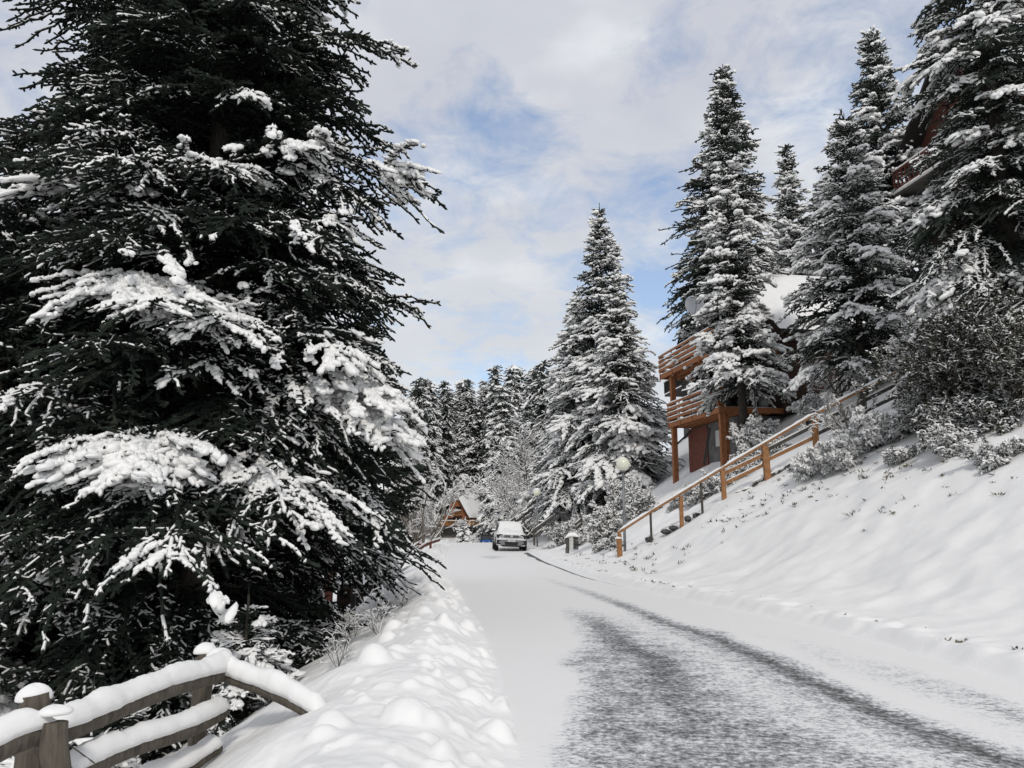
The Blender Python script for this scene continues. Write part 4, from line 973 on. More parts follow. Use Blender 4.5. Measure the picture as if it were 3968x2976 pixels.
# ------------------------------------------------------------------ street lamps
def lamp(u, vb, vg, y, label, cs=1.0):
    b_ = P(u, vb, y); x = b_[0]; z0 = min(b_[2], gz(x, y)) ; top = P(u, vg, y)[2]
    root = empty('street_lamp', (x, y, z0), label, 'street lamp', 0, 'globe street lamps along the road')
    h_ = top - z0 - .22
    m_ = MB(); m_.tube([(0, 0, -.4), (0, 0, 1.0), (0, 0, h_)], [.052, .048, .040], 'lamp_pole', 14); m_.tube([(0, 0, h_ - .02), (0, 0, h_ + .05)], [.075, .09], 'lamp_pole', 14); m_.build('pole', root)
    g_ = MB(); g_.ellipsoid((0, 0, h_ + .26), (.24, .24, .24), 'globe', 28, 18); ob = g_.build('globe', root)
    s_ = MB(); s_.ellipsoid((0, 0, h_ + .26 + (.163 if cs < 1 else .125)), (.205 * cs + .02 * (cs == 1), .205 * cs + .02 * (cs == 1), .135 * cs), 'snow', 24, 12, -.05, lambda a, b2: 1 + .025 * math.sin(3 * a) + .02 * math.sin(5 * a)); s_.build('snow_cover', ob)
lamp(2422, 2145, 1803, 27, 'nearest grey street lamp with a cream globe, beside the foot of the handrail', .62)
lamp(2082, 2109, 1910, 48, 'second street lamp with a snow-capped globe, right of the white car')
lamp(1944, 2090, 2006, 97, 'farthest street lamp, only its white globe showing above the white car')

# ------------------------------------------------------------------ boxes and dark stair fences beyond the lamp
def q2(x, y): return 1650 + x / 3.687, 1850 + y / 3.687
def simple_fence(name, label, rails, posts, y0, mat='grey_wood', cat='fence', rw=.14, pw=.12, snow_t=.06, dy=0.0):
    o0 = P(*posts[0][2:4], y0) if posts else P(*rails[0][0:2], y0)
    root = empty(name, o0, label, cat)
    for i, (u0, v0, u1, v1, ya, yb) in enumerate(rails):
        A, B = P(u0, v0, ya) - o0, P(u1, v1, yb) - o0
        m_ = MB(); m_.beam(A, B, .06, rw, mat); ob = m_.build('rail', root)
        s_ = MB(); s_.snow_strip([A + (0, 0, rw / 2), B + (0, 0, rw / 2)], .09, snow_t, i, .15, 'snow', .4); s_.build('snow_cover', ob)
    for i, (u0, v0, u1, v1, yy) in enumerate(posts):
        A, B = P(u0, v0, yy) - o0, P(u1, v1, yy) - o0
        m_ = MB(); m_.beam(B - (0, 0, .3), A, pw, pw, mat, (0, 1, 0)); m_.build('post', root)
    return root
simple_fence('stair_fence', 'dark wooden stair fence with two rails right of the second street lamp', [(2068, 2056, 2150, 1998, 45, 44), (2072, 2078, 2118, 2042, 45, 44.5)], [(2067, 2048, 2071, 2092, 45.05), (2113, 2028, 2116, 2058, 44.6)], 45, rw=.16)
simple_fence('stair_fence', 'long dark stair rail climbing the bank behind the roof of the white car', [(1970, 2028, 2078, 1940, 56, 55), (1985, 2034, 2090, 1950, 56.2, 55.2)], [(1996, 2008, 1997, 2040, 56), (2030, 1982, 2031, 2012, 55.6), (2062, 1955, 2063, 1990, 55.3)], 56, rw=.16)
simple_fence('stair_fence', 'short dark rail half buried under a shrub left of the near lamp', [(2228, 2035, 2250, 2015, 35, 35), (2229, 2050, 2252, 2030, 35, 35)], [(2250, 1985, 2252, 2045, 35.05)], 35, rw=.14)
x_, y_ = P(2101, 2030, 46)[0], 46.5; zb_ = P(2101, 2060, 46.5)[2]
bn_ = empty('litter_bin', (x_, y_, zb_), 'small dark bin with a lid of snow behind the stair fence', 'bin')
m_ = MB(); m_.box((-.16, -.15, 0), (.16, .15, .52), 'black_plastic'); m_.box((-.19, -.18, .523), (.19, .18, .60), 'black_plastic'); m_.box((-.10, -.155, .42), (.10, -.1505, .47), 'box_grey'); m_.build('body', bn_)
m_ = MB(); m_.snow_strip([(-.2, 0, .60), (.2, 0, .60)], .36, .07, 5, .06); m_.build('snow_cover', bn_)
o0 = P(2208, 2130, 33); o0[2] -= .05
cb = empty('meter_cabinet', o0, 'small grey and white meter cabinet half buried in the snowbank', 'cabinet')
m_ = MB(); m_.box((-.145, 0, -.1), (-.02, .22, .52), 'grey_wood'); m_.box((-.17, -.01, -.1), (-.10, .23, .10), 'concrete'); m_.build('body', cb)
m_ = MB(); m_.box((-.015, -.012, .02), (.145, .22, .58), 'box_grey'); m_.box((.020, -.018, .40), (.035, -.0125, .45), 'grey_plastic'); m_.build('door', cb)
m_ = MB(); m_.box((.148, .01, .05), (.36, .26, .56), 'stone'); m_.build('back_box', cb)
m_ = MB(); m_.snow_strip([(-.19, .1, .52), (-.02, .1, .60), (.2, .1, .60), (.40, .1, .56)], .34, .13, 8, .06); m_.build('snow_cover', cb)

# ------------------------------------------------------------------ A-frame chalets
def quad_slab(mb, a, b_, c, d, th, mat):
    a, b_, c, d = [np.array(k, float) for k in (a, b_, c, d)]
    nrm = np.cross(b_ - a, d - a); nrm /= np.linalg.norm(nrm)
    v = [a, b_, c, d, a + nrm * th, b_ + nrm * th, c + nrm * th, d + nrm * th]
    mb.raw(v, [(3, 2, 1, 0), (4, 5, 6, 7), (0, 1, 5, 4), (1, 2, 6, 5), (2, 3, 7, 6), (3, 0, 4, 7)], mat)
def roof_snow(mb, a, b_, c, d, th, mat='snow', n=14, seed=0):
    """pillow of snow on a roof plane a-b (eave) d-c (ridge)"""
    a, b_, c, d = [np.array(k, float) for k in (a, b_, c, d)]
    nrm = np.cross(b_ - a, d - a); nrm /= np.linalg.norm(nrm); rg = np.random.default_rng(seed)
    v = []; fs = []
    for j in range(n + 1):
        for i in range(n + 1):
            s_, t_ = i / n, j / n; p = (a * (1 - s_) + b_ * s_) * (1 - t_) + (d * (1 - s_) + c * s_) * t_
            e_ = min(1, 6 * min(s_, 1 - s_)) ** .5 * min(1, 6 * min(t_, 1.02 - t_)) ** .5
            v.append(p + nrm * (th * e_ * (1 + .10 * rg.normal())))
    for j in range(n):
        for i in range(n): k = j * (n + 1) + i; fs.append((k, k + 1, k + n + 2, k + n + 1))
    o_ = len(v); v += [a, b_, c, d]; fs.append((o_ + 3, o_ + 2, o_ + 1, o_))
    mb.raw(v, fs, mat, True)
def window(root, lo, hi, yf, frame='brown_board_wall'):
    (x0, z0), (x1, z1) = lo, hi
    m_ = MB(); t_ = .07
    for (a, b_) in (((x0 - t_, z0 - t_), (x1 + t_, z0)), ((x0 - t_, z1), (x1 + t_, z1 + t_)), ((x0 - t_, z0), (x0, z1)), ((x1, z0), (x1 + t_, z1))):
        m_.box((a[0], yf - .05, a[1]), (b_[0], yf + .02, b_[1]), 'orange_wood')
    w_ = m_.build('window', root); m_ = MB(); m_.box((x0, yf - .012, z0), (x1, yf + .015, z1), 'window_dark'); m_.build('pane', w_)
def balustrade(root, p0, p1, h_, mat, sp_=.16, snow_t=.12, bw=.05, name='balustrade'):
    p0 = np.array(p0, float); p1 = np.array(p1, float); L = np.linalg.norm(p1 - p0); m_ = MB()
    m_.beam(p0 + (0, 0, h_), p1 + (0, 0, h_), .10, .08, mat); m_.beam(p0 + (0, 0, .12), p1 + (0, 0, .12), .06, .08, mat)
    n = int(L / sp_)
    for k in range(n + 1):
        q = p0 + (p1 - p0) * (k / max(n, 1)); m_.beam(q + (0, 0, .165), q + (0, 0, h_ - .045), bw, .03, mat, (p1 - p0) / L)
    ob = m_.build(name, root); s_ = MB(); s_.snow_strip([p0 + (0, 0, h_ + .04), p1 + (0, 0, h_ + .04)], .16, snow_t, int(L * 10), .15); s_.build('snow_cover', ob)
def aframe(name, loc, rz, label, W, D, zb, Hg, wall, base, ov=.5, deck=None, mid=1.9, balc=None, win=None, snow_t=.30, basew=1.0, baluster='baluster_wood'):
    root = empty(name, loc, label, 'chalet', rz)
    h = W / 2
    m_ = MB(); m_.box((-h * basew, .05, -1.5), (h * basew, D - .05, zb), base); m_.build('base', root)
    z1 = zb + .003; z2 = z1 + mid
    m_ = MB(); m_.box((-h, 0, z1), (h, D, z2 - .003), wall); m_.build('wall', root)
    m_ = MB(); m_.prism([(-h * .97, z2), (h * .97, z2), (0, z2 + Hg - .08)], 'y', .12, D - .05, wall); m_.build('gable', root)
    rr = MB(); ss_ = MB(); k = ov / h * Hg * .25
    for sg in (-1, 1):
        e = (sg * (h + .25), -ov, z2 - .25 * Hg / h); f = (sg * (h + .25), D + .3, z2 - .25 * Hg / h); r0, r1 = (0, D + .3, z2 + Hg), (0, -ov, z2 + Hg)
        if sg > 0: quad_slab(rr, e, f, r0, r1, .12, 'roof_edge')
        else: quad_slab(rr, f, e, r1, r0, .12, 'roof_edge')
        up_ = np.array([sg * Hg, 0, h]) / math.hypot(Hg, h) * .125
        pts = [np.array(p) + up_ for p in ((e, f, r0, r1) if sg > 0 else (f, e, r1, r0))]
        roof_snow(ss_, *pts, snow_t, seed=3 + sg)
    ro = rr.build('roof', root); ss_.build('snow_cover', ro)
    if balc:
        x0, x1, yo, zf, hh = balc
        m_ = MB(); m_.box((x0, -yo, zf - .15), (x1, -.002, zf), 'grey_wood'); bl = m_.build('balcony', root)
        balustrade(bl, (x0, -yo, zf), (x1, -yo, zf), hh, baluster)
    if deck:
        x0, x1, yo, yb = deck; zf = zb - .05
        m_ = MB(); m_.box((x0, -yo, zf - .22), (x1, -.003, zf), 'grey_wood'); m_.box((h + .003, -.002, zf - .22), (x1, yb, zf), 'grey_wood'); dk = m_.build('deck', root)
        balustrade(dk, (x0, -yo, zf), (x1 - .9, -yo, zf), .95, baluster, .13); balustrade(dk, (x1 - .8, -yo, zf), (x1, -yo + 1.2, zf), .95, baluster, .09); balustrade(dk, (x1, -yo + 1.25, zf), (x1, yb, zf), .95, baluster, .13)
        for px_ in (x0 + .2, x1 - .2):
            m_ = MB(); m_.box((px_ - .08, -yo + .1, -1.5), (px_ + .08, -yo + .26, zf - .223), 'concrete'); m_.build('pillar', root)
    for (lo, hi, yf) in (win or []): window(root, lo, hi, yf)
    return root
yc = 150.0; zc_ = P(1768, 2092, yc)[2]
H1 = P(1768, 2037, yc)[2] - zc_; H2 = P(1768, 1999, yc)[2] - P(1768, 2037, yc)[2]; H3 = P(1768, 1910, yc)[2] - P(1768, 1999, yc)[2]
xc = P(1768, 2000, yc)[0]
aframe('chalet', (xc, yc, zc_), R_(-22), 'brown A-frame chalet with a snowy roof and slatted balconies at the end of the road', 5.4, 9.5, H1, H3, 'brown_board_wall', 'concrete', ov=.7,
       deck=(-4.3, 4.2, 1.5, 3.0), mid=H2, balc=(-.5, 1.3, .55, H1 + H2 + .05, .95), win=[((-.35, H1 + H2 + .6), (.95, H1 + H2 + 1.75), .10), ((-1.7, H1 + .35), (1.2, H1 + H2 - .4), 0), ((1.7, H1 + .35), (2.3, H1 + 1.3), 0)])
bpy.context.view_layer.update()
y2 = 138.0; o2 = P(1917, 2020, y2)
rc = empty('cabin', o2, 'small dark red cabin with snow on its sills half hidden behind the bare trees', 'cabin', R_(-8))
m_ = MB(); m_.box((-1.3, 0, .85), (1.9, 3.5, 2.2), 'red_board_wall'); m_.build('wall', rc)
m_ = MB(); m_.box((-1.2, .1, -2.5), (1.8, 3.4, .84), 'concrete'); m_.build('base', rc)
m_ = MB(); m_.box((-1.5, -.5, .70), (2.0, -.01, .82), 'grey_wood'); dk = m_.build('sill', rc); m_ = MB(); m_.snow_strip([(-1.5, -.25, .82), (2.0, -.25, .82)], .45, .2, 1, .2); m_.build('snow_cover', dk)
m_ = MB(); quad_slab(m_, (-1.6, -.5, 2.22), (2.2, -.5, 2.22), (2.2, 2.0, 3.4), (-1.6, 2.0, 3.4), .1, 'roof_edge'); ro = m_.build('roof', rc)
m_ = MB(); roof_snow(m_, (-1.6, -.5, 2.33), (2.2, -.5, 2.33), (2.2, 2.0, 3.52), (-1.6, 2.0, 3.52), .3); m_.build('snow_cover', ro)
# chalet behind the balconies
y3 = 60.0; a3 = P(2650, 1262, y3); f3 = P(2640, 1515, y3)
aframe('chalet', (a3[0] + .6, y3, f3[2] - 2.6), R_(-84), 'dark steep-roofed chalet with a grey balcony glimpsed behind the orange balconies', 6.0, 8.0, 2.6, a3[2] - f3[2] - 2.0, 'dark_board_wall', 'concrete',
       mid=2.0, ov=.8, balc=(-2.8, 2.8, 1.5, 2.7, .95), baluster='grey_wood', win=[((-1.2, 3.0), (1.0, 4.3), 0)])
# chalet up the slope at the right, red-brown balcony
pl, pr_ = P(3480, 612, 37.5), P(3725, 505, 33.0); ed = pr_ - pl; rz4 = math.atan2(ed[1], ed[0])
z4 = P(3520, 715, 37)[2]
mid4 = (pl + pr_) / 2
nrm4 = np.array([-math.sin(rz4), math.cos(rz4)])
W4 = 5.6
ch4 = empty('chalet', (mid4[0] + nrm4[0] * 1.5, mid4[1] + nrm4[1] * 1.5, z4), 'red-brown chalet with a balcony high on the slope behind the giant fir', 'chalet', rz4)
zl4 = gz(mid4[0] + 3, mid4[1]) - z4 - 1.0
m_ = MB(); m_.box((-W4 / 2, 0, -.3), (W4 / 2 + 1.0, 8, 2.3), 'red_board_wall'); m_.build('wall', ch4)
m_ = MB(); m_.box((-W4 / 2 + .1, .1, zl4), (W4 / 2 + .9, 7.9, -.303), 'dark_board_wall'); m_.build('base', ch4)
m_ = MB(); m_.prism([(-W4 / 2, 2.303), (W4 / 2 + 1, 2.303), (.5, 5.6)], 'y', .05, 7.9, 'red_board_wall'); m_.build('gable', ch4)
m_ = MB(); quad_slab(m_, (-W4 / 2 - .9, 8.3, 1.4), (-W4 / 2 - .9, -1.0, 1.4), (.5, -1.0, 5.75), (.5, 8.3, 5.75), .14, 'roof_edge'); quad_slab(m_, (W4 / 2 + 1.9, -1.0, 1.4), (W4 / 2 + 1.9, 8.3, 1.4), (.5, 8.3, 5.75), (.5, -1.0, 5.75), .14, 'roof_edge'); ro = m_.build('roof', ch4)
m_ = MB(); roof_snow(m_, (-W4 / 2 - .95, 8.3, 1.52), (-W4 / 2 - .95, -1.0, 1.52), (.4, -1.0, 5.9), (.4, 8.3, 5.9), .32); roof_snow(m_, (W4 / 2 + 1.95, -1.0, 1.52), (W4 / 2 + 1.95, 8.3, 1.52), (.6, 8.3, 5.9), (.6, -1.0, 5.9), .32); m_.build('snow_cover', ro)
m_ = MB(); m_.box((-W4 / 2, -1.5, -.25), (W4 / 2 + .3, -.003, -.05), 'grey_wood'); bl = m_.build('balcony', ch4)
balustrade(bl, (-W4 / 2 + .03, -1.47, 0), (W4 / 2 + .3, -1.47, 0), 1.08, 'red_wood', .30, .10, .10)
m_ = MB(); m_.snow_strip([(-W4 / 2, -1.6, -.12), (W4 / 2 + .3, -1.6, -.12)], .2, .1, 4, .2); m_.build('snow_cover', bl)
m_ = MB(); m_.box((-1.4, -.03, .1), (-.5, .04, 2.0), 'dark_board_wall'); m_.build('door', ch4)

# the chalet with the orange two-storey balconies
y1o = 33.9; O1 = P(2785, 1572, y1o); z1 = P(2592, 1640, 40.0)[2]; z2 = P(2545, 1452, 40.6)[2]
zg = gz(O1[0], y1o)
A1_ = P(2592, 1640, 40.0); dxy = np.array([A1_[0] - O1[0], A1_[1] - O1[1]]); LEN = np.linalg.norm(dxy); rz1 = math.atan2(-dxy[0], dxy[1])
ch = empty('chalet', (O1[0], O1[1], zg), 'dark wooden chalet with two new orange slatted balconies on tall posts and a snowy roof', 'chalet', rz1)
za, zb2 = z1 - zg, z2 - zg
def loc1(x, y): return (O1[0] + math.cos(rz1) * x - math.sin(rz1) * y, O1[1] + math.sin(rz1) * x + math.cos(rz1) * y)
m_ = MB(); m_.box((1.1, .5, -2.0), (9.0, LEN + .1, za - .3), 'concrete'); m_.build('base', ch)
m_ = MB(); m_.box((3.0, -.5, za - .297), (9.5, LEN - .3, zb2 + .9), 'dark_board_wall'); m_.build('wall', ch)
m_ = MB(); m_.box((1.04, LEN * .62, -1.4), (1.097, LEN + .05, za - .35), 'red_wood'); m_.build('side_panel', ch)
yr0 = LEN / 2 - .4; zr = zb2 + 4.2; ze = zb2 + .5
m_ = MB(); m_.prism([(-.45, zb2 + .903), (LEN - .35, zb2 + .903), (yr0, zr - .15)], 'x', 3.02, 9.4, 'dark_board_wall'); m_.build('gable', ch)
m_ = MB(); quad_slab(m_, (2.4, -1.3, ze), (10.2, -1.3, ze), (10.2, yr0, zr), (2.4, yr0, zr), .15, 'roof_edge'); quad_slab(m_, (10.2, LEN + .5, ze), (2.4, LEN + .5, ze), (2.4, yr0, zr), (10.2, yr0, zr), .15, 'roof_edge'); ro = m_.build('roof', ch)
m_ = MB(); roof_snow(m_, (2.35, -1.35, ze + .16), (10.25, -1.35, ze + .16), (10.25, yr0 + .1, zr + .18), (2.35, yr0 + .1, zr + .18), .38); roof_snow(m_, (10.25, LEN + .55, ze + .16), (2.35, LEN + .55, ze + .16), (2.35, yr0 - .1, zr + .18), (10.25, yr0 - .1, zr + .18), .38); m_.build('snow_cover', ro)
for (zf, y0_, y1_, xo) in ((za, -.1, LEN + .05, 0.0), (zb2, -.1, LEN + .75, -.12)):
    m_ = MB()
    m_.box((xo, y0_, zf - .24), (xo + .07, y1_, zf), 'orange_wood'); m_.box((xo + .07, y1_ - .07, zf - .24), (2.99, y1_, zf), 'orange_wood'); m_.box((xo + .07, y0_, zf - .24), (2.99, y0_ + .07, zf), 'orange_wood')
    for x_ in (.40, .80, 1.20, 1.60, 2.0, 2.4): m_.box((x_ - .04, y0_ + .073, zf - .26), (x_ + .04, y1_ - .073, zf - .05), 'orange_wood')
    n = int((1.7) / .15)
    m_.box((xo + .073, y0_ + .073, zf - .045), (2.985, y1_ - .073, zf - .003), 'orange_wood'); 
    bl = m_.build('balcony', ch)
    s_ = MB(); s_.snow_strip([(1.5, y0_ + .1, zf), (1.5, y1_ - .1, zf)], 2.5, .12, 3, .3); s_.snow_strip([(xo + .02, y0_, zf + .003), (xo + .02, y1_, zf + .003)], .12, .045, 5, .2, 'snow', .4); s_.build('snow_cover', bl)
    for i in range(4):
        zz = zf + .20 + .245 * i
        for (a, b_) in (((xo - .06, y0_, zz), (xo - .06, y1_, zz)), ((xo, y1_ + .03, zz), (2.9, y1_ + .03, zz))):
            m_ = MB(); m_.beam(a, b_, .035, .16 if i < 3 else .10, 'orange_wood'); ob = m_.build('slat', bl)
            s_ = MB(); a = np.array(a); b_ = np.array(b_); s_.snow_strip([a + (0, 0, .06), b_ + (0, 0, .06)], .06, .05, i + 9, .15, 'snow', .5); s_.build('snow_cover', ob)
    for yy in np.linspace(y0_ + .05, y1_ - .05, 5):
        m_ = MB(); m_.box((xo - .035, yy - .045, zf - .34), (xo - .003, yy + .045, zf + 1.0), 'orange_wood'); m_.build('baluster', bl)
for (px_, py_, w_, top_, bot_) in ((.18, LEN - .25, .24, zb2 - .25, -2.2), (.16, .12, .20, zb2 - .25, -1.2), (.46, .30, .16, za - .27, -1.2)):
    m_ = MB(); m_.box((px_ - w_ / 2, py_ - w_ / 2, bot_), (px_ + w_ / 2, py_ + w_ / 2, top_), 'orange_wood'); m_.build('post', ch)
m_ = MB(); m_.beam((.25, LEN - .4, za - 1.1), (1.0, LEN - .4, za - .45), .08, .08, 'grey_wood'); m_.build('brace', ch)
m_ = MB(); m_.box((1.00, 2.2, za - 1.5), (1.097, 2.75, za - .75), 'box_grey'); m_.build('fuse_box', ch)
m_ = MB(); m_.box((2.96, 1.2, za + .05), (2.997, 2.2, za + 2.0), 'window_dark'); m_.build('door', ch)
m_ = MB(); m_.box((2.96, 3.2, za + .7), (2.997, 4.6, za + 1.8), 'window_dark'); m_.build('window', ch)
m_ = MB(); m_.box((2.96, 2.4, zb2 + .05), (2.997, 4.2, zb2 + 2.0), 'window_dark'); m_.build('window', ch)
# satellite dish on its arm at the corner of the roof
ds_ = P(2690, 1183, 36.0)
dish = empty('satellite_dish', ds_, 'pale round satellite dish sticking out of the fir above the upper balcony', 'dish', 0)
v = []; fs = []; 
for j in range(7):
    r_ = .46 * j / 6
    for i in range(24): t_ = 2 * PI * i / 24; v.append((r_ * math.cos(t_), -.10 + .10 * (j / 6) ** 2 * -1 + .10, r_ * math.sin(t_)))
for j in range(6):
    for i in range(24): fs.append((j * 24 + i, j * 24 + (i + 1) % 24, (j + 1) * 24 + (i + 1) % 24, (j + 1) * 24 + i))
m_ = MB(); m_.raw(v, fs, 'dish', True); m_.build('reflector', dish)
m_ = MB(); m_.tube([(0, .04, -.45), (0, -.35, -.25), (0, -.42, 0)], .015, 'grey_plastic', 6); m_.tube([(0, .02, 0), (.1, .3, -.1), (.9, .9, -.9), (1.4, 1.2, -1.6)], .025, 'grey_plastic', 6); m_.tube([(0, -.45, 0), (0, -.38, 0)], .04, 'grey_plastic', 8); m_.build('arm', dish)
# plank leaning by the cellar
p_ = loc1(1.2, 2.0); gzp = gz(*p_)
m_ = MB(); m_.beam((-.10, .3, -.2), (.12, -.1, 1.5), .14, .04, 'grey_wood', (0, 1, 0)); m_.build('leaning_plank', None, 'grey plank leaning upright in the dark space below the lower balcony', 'plank', loc=(p_[0] - .9, p_[1], gzp))

# ------------------------------------------------------------------ things down the slope on the left
yl = 24.0; e0 = P(1292, 2262, yl); e1 = P(1470, 2262, yl)
cab = empty('cabin', e0, 'low cabin below the road, its flat white roof showing under the huge fir', 'cabin')
L_ = e1[0] - e0[0]
m_ = MB(); m_.box((.05, .3, -2.5), (L_, 5.0, -.16), 'dark_board_wall'); m_.build('wall', cab)
m_ = MB(); quad_slab(m_, (-.02, 0, -.15), (L_ + .3, 0, -.15), (L_ + .3, 5.4, .75), (-.02, 5.4, .75), .12, 'roof_edge'); ro = m_.build('roof', cab)
m_ = MB(); roof_snow(m_, (-.02, -.03, -.02), (L_ + .3, -.03, -.02), (L_ + .3, 5.4, .88), (-.02, 5.4, .88), .22); m_.build('snow_cover', ro)
m_ = MB(); m_.box((-.24, -.1, -1.5), (-.03, .12, .62), 'red_wood'); ob = m_.build('corner_post', cab); m_ = MB(); m_.ellipsoid((-.135, .01, .62), (.13, .13, .09), 'snow', 12, 8, -.1); m_.build('snow_cover', ob)
yp = 17.0; t0 = P(1372, 2236, yp); rp = empty('rope_post', (t0[0], yp, t0[2] - .9), 'short snow-capped wooden post with a slack rope on the slope left of the road', 'post')
m_ = MB(); m_.box((-.05, -.05, -.3), (.05, .05, .9), 'grey_wood'); m_.build('post', rp)
m_ = MB(); m_.ellipsoid((0, 0, .9), (.07, .07, .05), 'snow', 12, 8, -.1); m_.build('snow_cover', rp)
r1 = P(1445, 2222, 18.5) - np.array(rp.location); r0 = np.array([0.05, 0, .72])
m_ = MB(); m_.tube([r0 + (r1 - r0) * t_ + np.array([0, 0, -.28 * 4 * t_ * (1 - t_)]) for t_ in np.linspace(0, 1, 9)], .014, 'rope', 6); m_.build('rope', rp)
simple_fence('rail_fence', 'dark red two-rail fence slanting down from the road edge on the left', [(1590, 2130, 1622, 2106, 36, 40), (1606, 2138, 1652, 2108, 35.5, 42), (1652, 2108, 1704, 2092, 42, 50)], [(1627, 2106, 1628, 2132, 38.5), (1668, 2092, 1669, 2112, 44)], 38.5, 'red_wood', rw=.15)
simple_fence('rail_fence', 'dark horizontal rail seen low at the far left behind the log fence', [(-120, 2628, 150, 2625, 11.5, 10.5)], [(-60, 2600, -60, 2680, 11.4)], 11.4, 'grey_wood', rw=.09)

# ------------------------------------------------------------------ cars
def wheel(root, x, y, r=.35, w_=.22, side=1):
    m_ = MB()
    prof = [(-w_ / 2, r * .62), (-w_ / 2, r * .9), (-w_ / 2 + .03, r), (w_ / 2 - .03, r), (w_ / 2, r * .9), (w_ / 2, r * .62)]
    n = 28; v = []; fs = []
    for k in range(n):
        t_ = 2 * PI * k / n
        for (a, q) in prof: v.append((a, q * math.cos(t_), q * math.sin(t_)))
    K = len(prof)
    for k in range(n):
        for j in range(K - 1): fs.append((k * K + j, k * K + j + 1, ((k + 1) % n) * K + j + 1, ((k + 1) % n) * K + j))
    m_.raw(v, fs, 'tyre', True)
    wh = empty('wheel', (x, y, r), None, None); wh.parent = root
    m_.build('tyre', wh)
    m_ = MB(); so = side * w_ * .30
    n = 20; v = [(so * .2, 0, 0)] + [(so * .2, r * .64 * math.cos(2 * PI * k / n), r * .64 * math.sin(2 * PI * k / n)) for k in range(n)]
    m_.raw(v, [(0, 1 + k, 1 + (k + 1) % n) for k in range(n)], 'black_plastic')
    for k in range(5):
        t_ = 2 * PI * k / 5 + .3; m_.beam((so, 0, 0), (so, r * .62 * math.cos(t_), r * .62 * math.sin(t_)), .03, .07, 'alloy', (1, 0, 0))
    v = []; fs = []
    for k in range(n):
        t_ = 2 * PI * k / n
        for (a, q) in ((so * 1.1, .58), (so * 1.1, .66), (so * .2, .66)): v.append((a, r * q * math.cos(t_), r * q * math.sin(t_)))
    for k in range(n):
        for j in range(2): fs.append((k * 3 + j, k * 3 + j + 1, ((k + 1) % n) * 3 + j + 1, ((k + 1) % n) * 3 + j))
    m_.raw(v, fs, 'alloy', True); m_.tube([(so * .5, 0, 0), (so * 1.2, 0, 0)], .06, 'alloy', 10)
    m_.build('rim', wh)
def loft(mb, secs, mat, smooth=True, cap=True):
    """secs: list of (y, [(x, z) half outline from bottom centre to top centre])"""
    K = None; v = []; fs = []
    for (y, half) in secs:
        full = [(x, z) for x, z in half] + [(-x, z) for x, z in reversed(half)]
        K = len(full); v += [(x, y, z) for x, z in full]
    n = len(secs)
    for i in range(n - 1):
        for k in range(K): fs.append((i * K + k, (i + 1) * K + k, (i + 1) * K + (k + 1) % K, i * K + (k + 1) % K))
    if cap: fs.append(tuple(range(K))); fs.append(tuple(reversed(range((n - 1) * K, n * K))))
    mb.raw(v, fs, mat, smooth)
def bsec(w_, zb, zs, zt, tw):     # bottom, shoulder, top heights; half widths
    return [(w_ * .55, zb), (w_ * .93, zb + .02), (w_, zb + .16), (w_, zs - .14), (w_ * .985, zs - .04), (w_ * .93, zs), (tw, zt), (tw * .4, zt + .02)]
cx, cy = P(1980, 2135, 46.0)[0], 46.0
cz = float(rz_(cy))
suv = empty('parked_car', (cx, cy, cz - .02), 'white SUV with snow over windscreen and roof, parked at the right edge of the road', 'car', 0, None, (R_(-.5), R_(2.6), R_(3.5)))
m_ = MB()
loft(m_, [(.00, bsec(.70, .42, .86, .90, .52)), (.07, bsec(.82, .34, .96, .98, .62)), (.25, bsec(.88, .30, 1.00, 1.04, .68)), (.7, bsec(.90, .30, 1.04, 1.09, .72)), (1.15, bsec(.905, .30, 1.07, 1.13, .74)),
          (2.2, bsec(.905, .30, 1.08, 1.12, .74)), (3.4, bsec(.905, .30, 1.10, 1.13, .74)), (4.1, bsec(.88, .34, 1.10, 1.12, .72)), (4.32, bsec(.80, .42, 1.04, 1.06, .66))], 'car_white')
m_.build('body', suv)
def csec(w0, w1, z0, z1): return [(w0 * .6, z0), (w0, z0), (w0 - (w0 - w1) * .55, z0 + (z1 - z0) * .55), (w1, z1 - .05), (w1 * .9, z1 - .005), (w1 * .45, z1 + .02)]
m_ = MB(); loft(m_, [(1.10, csec(.80, .78, 1.06, 1.12)), (1.5, csec(.81, .71, 1.06, 1.38)), (1.95, csec(.82, .655, 1.06, 1.62)), (2.6, csec(.82, .65, 1.06, 1.67)), (3.5, csec(.82, .64, 1.06, 1.64)), (3.95, csec(.80, .64, 1.06, 1.50)), (4.25, csec(.77, .70, 1.06, 1.12))], 'car_white')
m_.build('cabin', suv)
